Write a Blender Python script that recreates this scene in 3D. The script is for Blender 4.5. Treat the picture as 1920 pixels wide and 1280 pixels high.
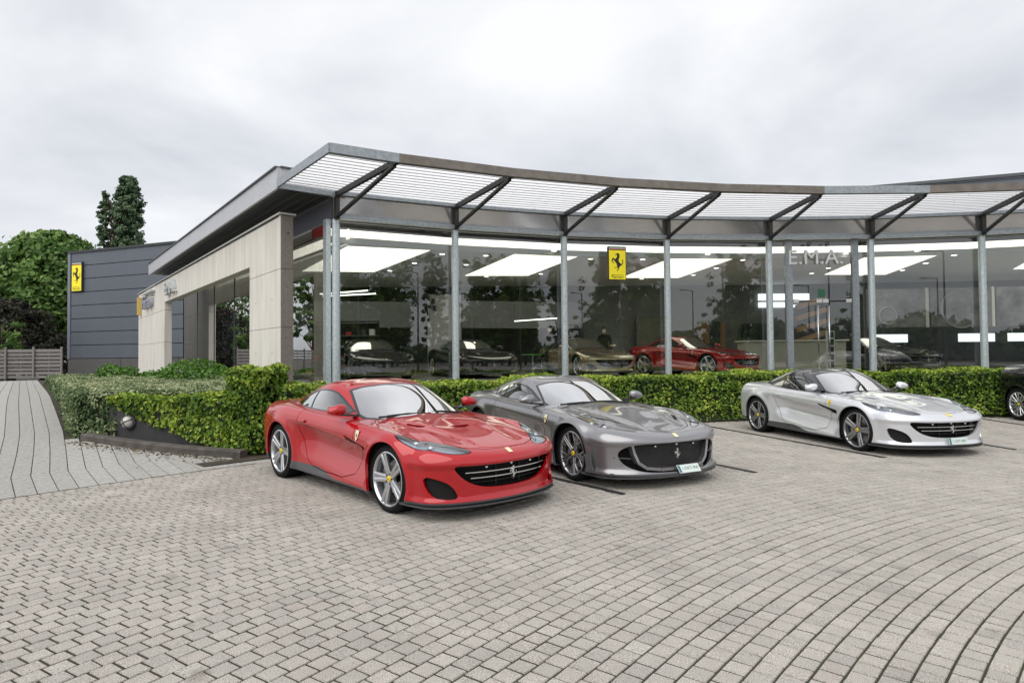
import bpy, bmesh, math, random
import numpy as np
from mathutils import Matrix, Vector

# ------------------------------------------------------------------ scene, camera, light
scene = bpy.context.scene
for o in list(bpy.data.objects):
    bpy.data.objects.remove(o, do_unlink=True)
COL = scene.collection
random.seed(7)
rng = np.random.default_rng(7)
R = math.radians

CAM_H, FPX, PITCH, ROLL = 1.585, 1170.0, 0.0239, -0.0087
cam_data = bpy.data.cameras.new('camera')
cam = bpy.data.objects.new('camera', cam_data)
COL.objects.link(cam)
cam_data.sensor_width = 36.0
cam_data.lens = FPX / 1920.0 * 36.0
cam_data.clip_start = 0.05
cam_data.clip_end = 3000.0
cam.matrix_world = (Matrix.Translation((0, 0, CAM_H)) @ Matrix.Rotation(math.pi / 2 + PITCH, 4, 'X')
                    @ Matrix.Rotation(ROLL, 4, 'Z'))
scene.camera = cam

SUN_EL, SUN_AZ = R(54), R(212)      # azimuth measured clockwise from +Y
world = bpy.data.worlds.new('World')
scene.world = world
world.use_nodes = True
wn, wl = world.node_tree.nodes, world.node_tree.links
wn.clear()
w_out = wn.new('ShaderNodeOutputWorld')
w_bg = wn.new('ShaderNodeBackground')
w_sky = wn.new('ShaderNodeTexSky')
w_sky.sky_type = 'NISHITA'
w_sky.sun_disc = False
w_sky.sun_elevation = SUN_EL
w_sky.sun_rotation = SUN_AZ
w_sky.air_density = 1.0
w_sky.dust_density = 2.0
w_tc = wn.new('ShaderNodeTexCoord')
w_sep = wn.new('ShaderNodeSeparateXYZ')
wl.new(w_tc.outputs['Generated'], w_sep.inputs[0])
# project the view direction on a flat cloud deck so that clouds flatten towards the horizon
w_zz = wn.new('ShaderNodeMath'); w_zz.operation = 'MAXIMUM'; w_zz.inputs[1].default_value = 0.0
wl.new(w_sep.outputs['Z'], w_zz.inputs[0])
w_za = wn.new('ShaderNodeMath'); w_za.operation = 'ADD'; w_za.inputs[1].default_value = 0.28
wl.new(w_zz.outputs[0], w_za.inputs[0])
w_dv = wn.new('ShaderNodeVectorMath'); w_dv.operation = 'DIVIDE'
w_cb = wn.new('ShaderNodeCombineXYZ')
wl.new(w_za.outputs[0], w_cb.inputs[0]); wl.new(w_za.outputs[0], w_cb.inputs[1]); w_cb.inputs[2].default_value = 1.0
wl.new(w_tc.outputs['Generated'], w_dv.inputs[0]); wl.new(w_cb.outputs[0], w_dv.inputs[1])
w_n1 = wn.new('ShaderNodeTexNoise'); w_n1.inputs['Scale'].default_value = 1.15
w_n1.inputs['Detail'].default_value = 6.0; w_n1.inputs['Roughness'].default_value = 0.52
w_n1.inputs['Distortion'].default_value = 0.35
wl.new(w_dv.outputs[0], w_n1.inputs['Vector'])
w_r = wn.new('ShaderNodeValToRGB')
w_r.color_ramp.elements[0].position = 0.30; w_r.color_ramp.elements[0].color = (5.3, 5.6, 6.15, 1)
w_r.color_ramp.elements[1].position = 0.66; w_r.color_ramp.elements[1].color = (9.0, 9.1, 9.3, 1)
wl.new(w_n1.outputs['Fac'], w_r.inputs['Fac'])
w_mix = wn.new('ShaderNodeMix'); w_mix.data_type = 'RGBA'
w_mix.inputs['Factor'].default_value = 0.94          # overcast: cloud covers nearly all of the blue
wl.new(w_sky.outputs['Color'], w_mix.inputs['A'])
wl.new(w_r.outputs['Color'], w_mix.inputs['B'])
wl.new(w_mix.outputs['Result'], w_bg.inputs['Color'])
w_bg.inputs['Strength'].default_value = 0.067
wl.new(w_bg.outputs[0], w_out.inputs['Surface'])

sun_data = bpy.data.lights.new('sun', 'SUN')
sun = bpy.data.objects.new('sun', sun_data)
COL.objects.link(sun)
sun_data.energy = 1.5
sun_data.angle = R(80)
sun_data.color = (1.0, 0.97, 0.92)
sd = Vector((math.sin(SUN_AZ) * math.cos(SUN_EL), math.cos(SUN_AZ) * math.cos(SUN_EL), math.sin(SUN_EL)))
sun.rotation_euler = sd.to_track_quat('Z', 'Y').to_euler()
sun.location = sd * 60

scene.view_settings.view_transform = 'Standard'
scene.view_settings.look = 'None'
scene.view_settings.gamma = 1.0
scene.view_settings.exposure = 0.78
scene.view_settings.use_curve_mapping = False
scene.render.engine = 'CYCLES'
scene.cycles.max_bounces = 8
scene.cycles.transparent_max_bounces = 16
scene.cycles.use_denoising = True

# ------------------------------------------------------------------ helpers
def new_empty(name, loc=(0, 0, 0), rz=0.0):
    o = bpy.data.objects.new(name, None)
    COL.objects.link(o)
    o.location = loc
    o.rotation_euler = (0, 0, rz)
    o.empty_display_size = 0.1
    return o

def tag(o, label=None, cat=None, group=None, kind=None):
    if label: o['label'] = label
    if cat: o['category'] = cat
    if group: o['group'] = group
    if kind: o['kind'] = kind
    return o

def link(name, me, parent=None, loc=None, rot=None):
    o = bpy.data.objects.new(name, me)
    COL.objects.link(o)
    if parent is not None: o.parent = parent
    if loc is not None: o.location = loc
    if rot is not None: o.rotation_euler = rot
    return o

def mesh_from(name, verts, faces, mats, smooth=False, fmat=None):
    me = bpy.data.meshes.new(name)
    me.from_pydata([tuple(v) for v in verts], [], [tuple(f) for f in faces])
    for m in (mats if isinstance(mats, (list, tuple)) else [mats]):
        me.materials.append(m)
    if smooth:
        me.polygons.foreach_set('use_smooth', [True] * len(me.polygons))
    if fmat is not None:
        me.polygons.foreach_set('material_index', list(fmat))
    me.update()
    return me

class MB:
    """Collects shapes into one mesh."""
    def __init__(self): self.v = []; self.f = []; self.m = []
    def add(self, verts, faces, mi=0):
        b = len(self.v)
        self.v += [tuple(p) for p in verts]
        self.f += [tuple(i + b for i in f) for f in faces]
        self.m += [mi] * len(faces)
        return self
    def box(self, c, s, rz=0.0, mi=0, M=None):
        hx, hy, hz = s[0] / 2, s[1] / 2, s[2] / 2
        vs = [Vector((x, y, z)) for z in (-hz, hz) for y in (-hy, hy) for x in (-hx, hx)]
        T = Matrix.Translation(c) @ Matrix.Rotation(rz, 4, 'Z')
        if M is not None: T = M @ T
        fs = [(0, 2, 3, 1), (4, 5, 7, 6), (0, 1, 5, 4), (2, 6, 7, 3), (0, 4, 6, 2), (1, 3, 7, 5)]
        return self.add([T @ p for p in vs], fs, mi)
    def cbox(self, c, s, b, rz=0.0, mi=0, M=None):
        """box with chamfered edges"""
        hx, hy, hz = s[0] / 2, s[1] / 2, s[2] / 2
        b = min(b, hx * .9, hy * .9, hz * .9)
        bm = bmesh.new()
        bmesh.ops.create_cube(bm, size=1.0)
        for v in bm.verts: v.co = Vector((v.co.x * s[0], v.co.y * s[1], v.co.z * s[2]))
        bmesh.ops.bevel(bm, geom=list(bm.edges), offset=b, segments=1, affect='EDGES')
        T = Matrix.Translation(c) @ Matrix.Rotation(rz, 4, 'Z')
        if M is not None: T = M @ T
        bm.verts.index_update()
        vs = [T @ v.co for v in bm.verts]; fs = [[v.index for v in f.verts] for f in bm.faces]
        bm.free()
        return self.add(vs, fs, mi)
    def bar(self, a, b, w, h, mi=0, up=(0, 0, 1)):
        """rectangular bar from a to b, width w sideways, height h along up"""
        a, b = Vector(a), Vector(b)
        d = (b - a).normalized(); u = Vector(up)
        s = d.cross(u)
        if s.length < 1e-5: s = Vector((1, 0, 0))
        s.normalize(); u = s.cross(d)
        vs = []
        for p in (a, b):
            for i, j in ((-1, -1), (1, -1), (1, 1), (-1, 1)):
                vs.append(p + s * (i * w / 2) + u * (j * h / 2))
        return self.add(vs, [(3, 2, 1, 0), (4, 5, 6, 7), (0, 1, 5, 4), (1, 2, 6, 5), (2, 3, 7, 6), (3, 0, 4, 7)], mi)
    def tube(self, pts, r, n=8, mi=0, caps=True):
        pts = [Vector(p) for p in pts]
        rs = r if isinstance(r, (list, tuple)) else [r] * len(pts)
        rings = []
        side = None
        for i, p in enumerate(pts):
            d = (pts[min(i + 1, len(pts) - 1)] - pts[max(i - 1, 0)]).normalized()
            if side is None:
                side = d.cross(Vector((0, 0, 1)))
                if side.length < 1e-3: side = Vector((1, 0, 0))
            side = (side - d * side.dot(d)).normalized()
            up = d.cross(side)
            rings.append([p + (side * math.cos(2 * math.pi * k / n) + up * math.sin(2 * math.pi * k / n)) * rs[i] for k in range(n)])
        vs = [q for r_ in rings for q in r_]
        fs = []
        for i in range(len(pts) - 1):
            for k in range(n):
                k2 = (k + 1) % n
                fs.append((i * n + k, i * n + k2, (i + 1) * n + k2, (i + 1) * n + k))
        if caps:
            fs.append(tuple(range(n - 1, -1, -1))); fs.append(tuple((len(pts) - 1) * n + k for k in range(n)))
        return self.add(vs, fs, mi)
    def lathe(self, prof, n=32, axis='Y', c=(0, 0, 0), mi=0, close=False):
        """prof: list of (radius, along axis)"""
        vs = []
        for (r, a) in prof:
            for k in range(n):
                t = 2 * math.pi * k / n
                x, z = r * math.cos(t), r * math.sin(t)
                p = (x, a, z) if axis == 'Y' else ((x, z, a) if axis == 'Z' else (a, x, z))
                vs.append((p[0] + c[0], p[1] + c[1], p[2] + c[2]))
        fs = []
        m = len(prof)
        for i in range(m if close else m - 1):
            j = (i + 1) % m
            for k in range(n):
                k2 = (k + 1) % n
                fs.append((i * n + k, i * n + k2, j * n + k2, j * n + k))
        return self.add(vs, fs, mi)
    def prism(self, poly, z0, z1, mi=0, M=None):
        """poly: list of (x, y); extruded z0..z1"""
        n = len(poly)
        vs = [Vector((x, y, z0)) for x, y in poly] + [Vector((x, y, z1)) for x, y in poly]
        if M is not None: vs = [M @ p for p in vs]
        fs = [tuple(range(n - 1, -1, -1)), tuple(range(n, 2 * n))]
        fs += [(i, (i + 1) % n, n + (i + 1) % n, n + i) for i in range(n)]
        return self.add(vs, fs, mi)
    def mesh(self, name, mats, smooth=False):
        return mesh_from(name, self.v, self.f, mats, smooth, self.m)
    def build(self, name, mats, parent=None, smooth=False, loc=None, rot=None, auto=None):
        me = self.mesh(name, mats, smooth or auto is not None)
        if auto is not None:
            me.update()
            sharp_by_angle(me, auto)
        return link(name, me, parent, loc, rot)

def sharp_by_angle(me, deg):
    bm = bmesh.new(); bm.from_mesh(me)
    bmesh.ops.recalc_face_normals(bm, faces=bm.faces)
    lim = math.radians(deg)
    for e in bm.edges:
        e.smooth = len(e.link_faces) == 2 and e.calc_face_angle(0) < lim
    bm.to_mesh(me); bm.free()

def text_obj(name, body, size, mat_, M, parent=None, extrude=0.004, align='CENTER', space=1.0):
    cu = bpy.data.curves.new(name, 'FONT')
    cu.body = body; cu.size = size; cu.align_x = align; cu.align_y = 'CENTER'
    cu.extrude = extrude; cu.space_character = space; cu.resolution_u = 4
    cu.materials.append(mat_)
    tmp = bpy.data.objects.new(name, cu); COL.objects.link(tmp)
    me = bpy.data.meshes.new_from_object(tmp.evaluated_get(bpy.context.evaluated_depsgraph_get()))
    bpy.data.objects.remove(tmp); me.name = name
    if not me.materials: me.materials.append(mat_)
    o = bpy.data.objects.new(name, me); COL.objects.link(o)
    if parent is not None: o.parent = parent
    o.matrix_local = M
    return o

# ------------------------------------------------------------------ materials
MATS = {}
def mat(name, base, rough=0.5, metal=0.0, coat=0.0, spec=0.5, var=0.0, vscale=8.0, bump=0.0, bscale=60.0, base2=None,
        emit=None, estr=0.0, objrand=0.0, stretch=None, detail=5.0):
    if name in MATS: return MATS[name]
    m = bpy.data.materials.new(name); m.use_nodes = True
    nt = m.node_tree; N, L = nt.nodes, nt.links
    b = N['Principled BSDF']
    b.inputs['Base Color'].default_value = (*base, 1)
    b.inputs['Roughness'].default_value = rough
    b.inputs['Metallic'].default_value = metal
    b.inputs['Coat Weight'].default_value = coat
    b.inputs['Coat Roughness'].default_value = 0.03
    b.inputs['Coat IOR'].default_value = 1.6
    b.inputs['Specular IOR Level'].default_value = spec
    if emit is not None:
        b.inputs['Emission Color'].default_value = (*emit, 1); b.inputs['Emission Strength'].default_value = estr
    col_out = None
    tc = None
    def coords():
        nonlocal tc
        if tc is None:
            tc = N.new('ShaderNodeTexCoord').outputs['Object']
            if stretch is not None:
                mp = N.new('ShaderNodeMapping'); mp.inputs['Scale'].default_value = stretch
                L.new(tc, mp.inputs[0]); tc = mp.outputs[0]
        return tc
    if var > 0 or base2 is not None:
        nz = N.new('ShaderNodeTexNoise'); nz.inputs['Scale'].default_value = vscale
        nz.inputs['Detail'].default_value = detail; nz.inputs['Roughness'].default_value = 0.6
        L.new(coords(), nz.inputs['Vector'])
        mx = N.new('ShaderNodeMix'); mx.data_type = 'RGBA'
        rp = N.new('ShaderNodeMapRange'); rp.inputs['From Min'].default_value = 0.3; rp.inputs['From Max'].default_value = 0.7
        L.new(nz.outputs['Fac'], rp.inputs['Value']); L.new(rp.outputs[0], mx.inputs['Factor'])
        a = tuple(max(0, c * (1 - var)) for c in base)
        c2 = base2 if base2 is not None else tuple(min(1, c * (1 + var)) for c in base)
        mx.inputs['A'].default_value = (*a, 1); mx.inputs['B'].default_value = (*c2, 1)
        col_out = mx.outputs['Result']
    if objrand > 0:
        oi = N.new('ShaderNodeObjectInfo')
        mr = N.new('ShaderNodeMapRange'); mr.inputs['To Min'].default_value = 1 - objrand; mr.inputs['To Max'].default_value = 1 + objrand
        L.new(oi.outputs['Random'], mr.inputs['Value'])
        vm = N.new('ShaderNodeVectorMath'); vm.operation = 'SCALE'
        if col_out is not None: L.new(col_out, vm.inputs[0])
        else: vm.inputs[0].default_value = base
        L.new(mr.outputs[0], vm.inputs['Scale'])
        col_out = vm.outputs[0]
    if col_out is not None: L.new(col_out, b.inputs['Base Color'])
    if bump > 0:
        nb = N.new('ShaderNodeTexNoise'); nb.inputs['Scale'].default_value = bscale; nb.inputs['Detail'].default_value = 4
        L.new(coords(), nb.inputs['Vector'])
        bp = N.new('ShaderNodeBump'); bp.inputs['Strength'].default_value = bump; bp.inputs['Distance'].default_value = 0.01
        L.new(nb.outputs['Fac'], bp.inputs['Height']); L.new(bp.outputs[0], b.inputs['Normal'])
    MATS[name] = m
    return m

def glass_mat(name, tint, refl=1.0, ior=1.5, rough=0.0):
    """thin sheet of glass: clear tinted film that mirrors by Fresnel"""
    if name in MATS: return MATS[name]
    m = bpy.data.materials.new(name); m.use_nodes = True
    N, L = m.node_tree.nodes, m.node_tree.links
    N.clear()
    out = N.new('ShaderNodeOutputMaterial')
    tr = N.new('ShaderNodeBsdfTransparent'); tr.inputs[0].default_value = (*tint, 1)
    gl = N.new('ShaderNodeBsdfGlossy'); gl.inputs['Roughness'].default_value = rough
    lw = N.new('ShaderNodeLayerWeight'); lw.inputs['Blend'].default_value = 0.5
    pw = N.new('ShaderNodeMath'); pw.operation = 'POWER'; pw.inputs[1].default_value = 4.2
    L.new(lw.outputs['Facing'], pw.inputs[0])
    f0 = ((ior - 1) / (ior + 1)) ** 2
    ma = N.new('ShaderNodeMath'); ma.operation = 'MULTIPLY_ADD'; ma.inputs[1].default_value = 1 - f0; ma.inputs[2].default_value = f0
    L.new(pw.outputs[0], ma.inputs[0])
    ml = N.new('ShaderNodeMath'); ml.operation = 'MULTIPLY'; ml.inputs[1].default_value = refl; ml.use_clamp = True
    L.new(ma.outputs[0], ml.inputs[0])
    mx = N.new('ShaderNodeMixShader')
    L.new(ml.outputs[0], mx.inputs[0]); L.new(tr.outputs[0], mx.inputs[1]); L.new(gl.outputs[0], mx.inputs[2])
    L.new(mx.outputs[0], out.inputs[0])
    MATS[name] = m
    return m

# ------------------------------------------------------------------ car builder
# car frame: origin on the ground under the middle of the front axle, +X forward, +Y left, +Z up
def spl(keys, vals):
    """smooth (monotone-ish) interpolation through keys, returned as a function"""
    k = np.array(keys, float); v = np.array(vals, float)
    o = np.argsort(k); k, v = k[o], v[o]
    d = np.diff(v) / np.diff(k)
    m = np.zeros_like(v); m[0], m[-1] = d[0], d[-1]
    for i in range(1, len(v) - 1):
        m[i] = 0 if d[i - 1] * d[i] <= 0 else 2 * d[i - 1] * d[i] / (d[i - 1] + d[i])
    def f(x):
        x = np.clip(np.asarray(x, float), k[0], k[-1])
        i = np.clip(np.searchsorted(k, x) - 1, 0, len(k) - 2)
        h = k[i + 1] - k[i]; t = (x - k[i]) / h
        return ((2 * t**3 - 3 * t**2 + 1) * v[i] + (t**3 - 2 * t**2 + t) * h * m[i]
                + (-2 * t**3 + 3 * t**2) * v[i + 1] + (t**3 - t**2) * h * m[i + 1])
    return f

def sstep(a, b, x):
    t = np.clip((x - a) / (b - a), 0, 1)
    return t * t * (3 - 2 * t)

MIR = np.array([1.0, -1.0, 1.0])
def bspline_rows(P, m, lo, hi):
    """cubic B-spline along axis 0; lo/hi give the ghost rows"""
    Q = np.concatenate([lo[None], P, hi[None]], 0)
    n = P.shape[0]
    out = []
    for i in range(n - 1):
        for j in range(m):
            t = j / m
            out.append((Q[i] * (1 - t)**3 + Q[i + 1] * (3 * t**3 - 6 * t**2 + 4) + Q[i + 2] * (-3 * t**3 + 3 * t**2 + 3 * t + 1) + Q[i + 3] * t**3) / 6)
    i = n - 2
    out.append((Q[i + 1] + 4 * Q[i + 2] + Q[i + 3]) / 6)
    return np.array(out)

def surf_eval(P, mu, mv, top_mirror=True):
    # P[v][u][3]; u ends lie on the symmetry plane
    A = np.swapaxes(P, 0, 1)
    A = bspline_rows(A, mu, A[1] * MIR, A[-2] * MIR)
    B = np.swapaxes(A, 0, 1)
    hi = B[-2] * MIR if top_mirror else 2 * B[-1] - B[-2]
    return bspline_rows(B, mv, 2 * B[0] - B[1], hi)

def surf_fit(T, it=2, top_mirror=True, k=0.9):
    P = T.copy()
    for _ in range(it):
        P = P + k * (T - surf_eval(P, 1, 1, top_mirror))
    P[:, 0, 1] = 0; P[:, -1, 1] = 0
    if top_mirror: P[-1, :, 1] = 0
    return P

class Surf:
    """half-car surface patch that can be cut into panels"""
    def __init__(self, co, nr, uv, faces):
        self.co, self.nr, self.uv, self.faces = co, nr, uv, faces
    @staticmethod
    def grid(S):
        nv, nu = S.shape[:2]
        du = np.gradient(S, axis=1); dv = np.gradient(S, axis=0)
        du[:, 0] = (S[:, 1] - S[:, 1] * MIR) / 2; du[:, -1] = (S[:, -2] * MIR - S[:, -2]) / 2
        dv[-1] = np.where(np.abs(S[-1, :, 1:2]) < 1e-6, (S[-2] * MIR - S[-2]) / 2, dv[-1])
        n = np.cross(du, dv)
        ln = np.linalg.norm(n, axis=2, keepdims=True); n = n / np.maximum(ln, 1e-9)
        uu, vv = np.meshgrid(np.linspace(0, 1, nu), np.linspace(0, 1, nv))
        idx = np.arange(nv * nu).reshape(nv, nu)
        fs = np.stack([idx[:-1, :-1], idx[:-1, 1:], idx[1:, 1:], idx[1:, :-1]], -1).reshape(-1, 4)
        return Surf(S.reshape(-1, 3), n.reshape(-1, 3), np.stack([uu, vv], -1).reshape(-1, 2), [tuple(f) for f in fs])
    def x(self): return self.co[:, 0]
    def y(self): return self.co[:, 1]
    def z(self): return self.co[:, 2]
    def sub(self, faces, co, nr, uv):
        used = sorted({i for f in faces for i in f})
        mp = {o: n for n, o in enumerate(used)}
        u = np.array(used, int) if used else np.zeros(0, int)
        return Surf(co[u], nr[u], uv[u], [tuple(mp[i] for i in f) for f in faces])
    def cut(self, val):
        """-> (val < 0 part, val >= 0 part)"""
        side = val < 0
        co, nr, uv = list(self.co), list(self.nr), list(self.uv)
        cache = {}
        def cross_pt(a, b):
            k = (a, b) if a < b else (b, a)
            if k not in cache:
                t = val[k[0]] / (val[k[0]] - val[k[1]])
                t = min(max(t, 0.0), 1.0)
                co.append(self.co[k[0]] * (1 - t) + self.co[k[1]] * t)
                n = self.nr[k[0]] * (1 - t) + self.nr[k[1]] * t
                nr.append(n / max(np.linalg.norm(n), 1e-9))
                uv.append(self.uv[k[0]] * (1 - t) + self.uv[k[1]] * t)
                cache[k] = len(co) - 1
            return cache[k]
        fin, fout = [], []
        for f in self.faces:
            s = [side[i] for i in f]
            if all(s): fin.append(f); continue
            if not any(s): fout.append(f); continue
            pi, po = [], []
            n = len(f)
            for k in range(n):
                a, b = f[k], f[(k + 1) % n]
                (pi if s[k] else po).append(a)
                if s[k] != s[(k + 1) % n]:
                    c = cross_pt(a, b); pi.append(c); po.append(c)
            if len(pi) > 2: fin.append(tuple(pi))
            if len(po) > 2: fout.append(tuple(po))
        co, nr, uv = np.array(co), np.array(nr), np.array(uv)
        return self.sub(fin, co, nr, uv), self.sub(fout, co, nr, uv)
    def cutgap(self, fn, g=0.003):
        """fn(surf) -> signed distance; returns inside and outside panels with a gap of 2g between them"""
        v = fn(self)
        a, _ = self.cut(v + g)
        _, b = self.cut(v - g)
        return a, b
    def remove(self, fn):
        return self.cut(fn(self))[1]
    def moved(self, d):
        return Surf(self.co + self.nr * d, self.nr, self.uv, self.faces)
    def mesh(self, name, mats, both=True, rim=0.015, side=1, rimdir=None):
        """both: mirror into one mesh; else side=+1 left / -1 right"""
        co, nr, faces = self.co.copy(), self.nr.copy(), list(self.faces)
        # boundary edges away from the symmetry plane
        cnt = {}
        for f in faces:
            for k in range(len(f)):
                a, b = f[k], f[(k + 1) % len(f)]
                key = (min(a, b), max(a, b)); cnt[key] = cnt.get(key, 0) + 1
        V, Nn, Fs = [], [], []
        def emit(co_, nr_, flip):
            b = len(V)
            V.extend(co_.tolist()); Nn.extend(nr_.tolist())
            for f in faces: Fs.append(tuple(b + i for i in (f[::-1] if flip else f)))
            if rim > 0:
                mp = {}
                def inner(i, key):
                    if (i, key) not in mp:
                        p = co_[i] - nr_[i] * (rim if key else 0) if rimdir is None else co_[i] + (np.array(rimdir) * (MIR if flip else 1) if key else 0)
                        V.append(p.tolist()); Nn.append([0, 0, 0]); mp[(i, key)] = len(V) - 1
                    return mp[(i, key)]
                for f in faces:
                    for k in range(len(f)):
                        a, c = f[k], f[(k + 1) % len(f)]
                        if cnt[(min(a, c), max(a, c))] == 1 and not (abs(co[a][1]) < 1e-4 and abs(co[c][1]) < 1e-4):
                            q = (inner(a, 0), inner(c, 0), inner(c, 1), inner(a, 1))
                            q = q[::-1] if not flip else q
                            Fs.append(q)
                            n = np.cross(np.array(V[q[1]]) - np.array(V[q[0]]), np.array(V[q[3]]) - np.array(V[q[0]]))
                            for i in q: Nn[i] = (np.array(Nn[i]) + n).tolist()
        if both or side > 0: emit(co, nr, False)
        if both or side < 0: emit(co * MIR, nr * MIR, True)
        me = mesh_from(name, V, Fs, mats, True)
        Nn = np.array(Nn); ln = np.linalg.norm(Nn, axis=1, keepdims=True)
        Nn = np.where(ln > 1e-9, Nn / np.maximum(ln, 1e-9), [0, 0, 1])
        me.normals_split_custom_set_from_vertices([tuple(n) for n in Nn])
        return me

def poly_sdf(px, py, poly):
    P = np.array(poly, float); n = len(P)
    d = np.full(px.shape, 1e9); ins = np.zeros(px.shape, bool)
    for i in range(n):
        a, b = P[i], P[(i + 1) % n]
        e = b - a
        t = np.clip(((px - a[0]) * e[0] + (py - a[1]) * e[1]) / max(e @ e, 1e-12), 0, 1)
        d = np.minimum(d, np.hypot(px - a[0] - t * e[0], py - a[1] - t * e[1]))
        c = ((a[1] > py) != (b[1] > py)) & (px < (b[0] - a[0]) * (py - a[1]) / np.where(b[1] == a[1], 1e-12, b[1] - a[1]) + a[0])
        ins ^= c
    return np.where(ins, -d, d)

def smooth_poly(pts, it=2, closed=True):
    """corner-cutting so that outlines are rounded"""
    P = [np.array(p, float) for p in pts]
    for _ in range(it):
        Q = []
        n = len(P)
        for i in range(n):
            a, b = P[i], P[(i + 1) % n]
            Q += [a * .75 + b * .25, a * .25 + b * .75]
        P = Q
    return [tuple(p) for p in P]

def side_fn(poly, mask=None):
    def fn(s):
        v = poly_sdf(s.x(), s.z(), poly)
        return v if mask is None else np.where(mask(s), v, 0.5)
    return fn
def top_fn(poly, mask=None):
    def fn(s):
        v = poly_sdf(s.x(), s.y(), poly)
        return v if mask is None else np.where(mask(s), v, 0.5)
    return fn
def front_fn(poly, mask=None):
    def fn(s):
        v = poly_sdf(s.y(), s.z(), poly)
        return v if mask is None else np.where(mask(s), v, 0.5)
    return fn
def circ_fn(cx, cz, r, mask=None):
    def fn(s):
        v = np.hypot(s.x() - cx, s.z() - cz) - r
        return v if mask is None else np.where(mask(s), v, 0.5)
    return fn

SIDE_X = [.45, .24, .0, -.24, -.48, -.8, -1.2, -1.6, -1.98, -2.25, -2.46, -2.67, -2.9, -3.12]
XK = [.45, 0, -.45, -1.1, -1.7, -2.2, -2.67, -3.12]
FPHI = [0, 20, 40, 58, 74]
def ring_pts(r):
    """r: dict xf, zf, xs, xr, zr, xrs, w, z (tables on XK), pf, qf"""
    wf, zf_ = spl(XK, r['w']), spl(XK, r['z'])
    xs, xrs = r.get('xs', .45), r.get('xrs', -3.12)
    pf, qf = r.get('pf', 2.3), r.get('qf', 2.0)
    zp = r.get('zp', 2.0)
    pts = []
    for ph in FPHI:
        p = R(ph)
        x = xs + (r['xf'] - xs) * math.cos(p) ** (2 / pf)
        y = float(wf(xs)) * math.sin(p) ** (2 / qf)
        z = r['zf'] + (float(zf_(xs)) - r['zf']) * (math.sin(p) ** zp)
        pts.append((x, y, z))
    for x0 in SIDE_X:
        x = xs + (x0 - .45) * (xs - xrs) / (.45 + 3.12)
        pts.append((x, float(wf(x)), float(zf_(x))))
    for ph in FPHI[::-1]:
        p = R(ph)
        x = xrs + (r['xr'] - xrs) * math.cos(p) ** (2 / 2.4)
        y = float(wf(xrs)) * math.sin(p) ** (2 / 2.1)
        z = r['zr'] + (float(zf_(xrs)) - r['zr']) * (math.sin(p) ** 2)
        pts.append((x, y, z))
    pts[0] = (pts[0][0], 0, pts[0][2]); pts[-1] = (pts[-1][0], 0, pts[-1][2])
    return pts

def center_ring(xa, xb, zfun):
    n = len(FPHI) * 2 + len(SIDE_X)
    return [(xa + (xb - xa) * i / (n - 1), 0, float(zfun(xa + (xb - xa) * i / (n - 1)))) for i in range(n)]
# ------------------------------------------------------------------ emblem outlines
HORSE = [(420,402),(424,384),(478,376),(488,338),(520,350),(562,366),(582,420),(577,480),(558,540),(538,585),(560,640),(604,690),(640,712),
         (676,690),(684,650),(668,592),(684,556),(706,560),(694,590),(708,645),(700,704),(664,740),(640,768),(614,768),(590,800),(552,838),
         (566,868),(536,905),(500,950),(476,956),(492,912),(532,868),(512,846),(462,838),(398,856),(384,838),(456,820),(500,814),
         (482,760),(468,704),(428,650),(392,602),(352,570),(338,590),(352,640),(372,690),(350,698),(322,636),(318,596),(304,616),(284,604),(312,556),(334,500),
         (358,508),(402,546),(440,542),(466,498),(500,452),(496,414),(468,416)]
HORSE = [((x - 500) / 640.0, (650 - y) / 640.0) for x, y in HORSE]      # about 1 unit tall, centred
SHIELD = [(-.36, .5), (.36, .5), (.37, .2), (.30, -.1), (.16, -.34), (0, -.5), (-.16, -.34), (-.30, -.1), (-.37, .2)]

def ngon_plate(mb, poly, sc, thick, M, mi=0):
    mb.prism([(x * sc, y * sc) for x, y in poly], 0, thick, mi, M)

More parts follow.
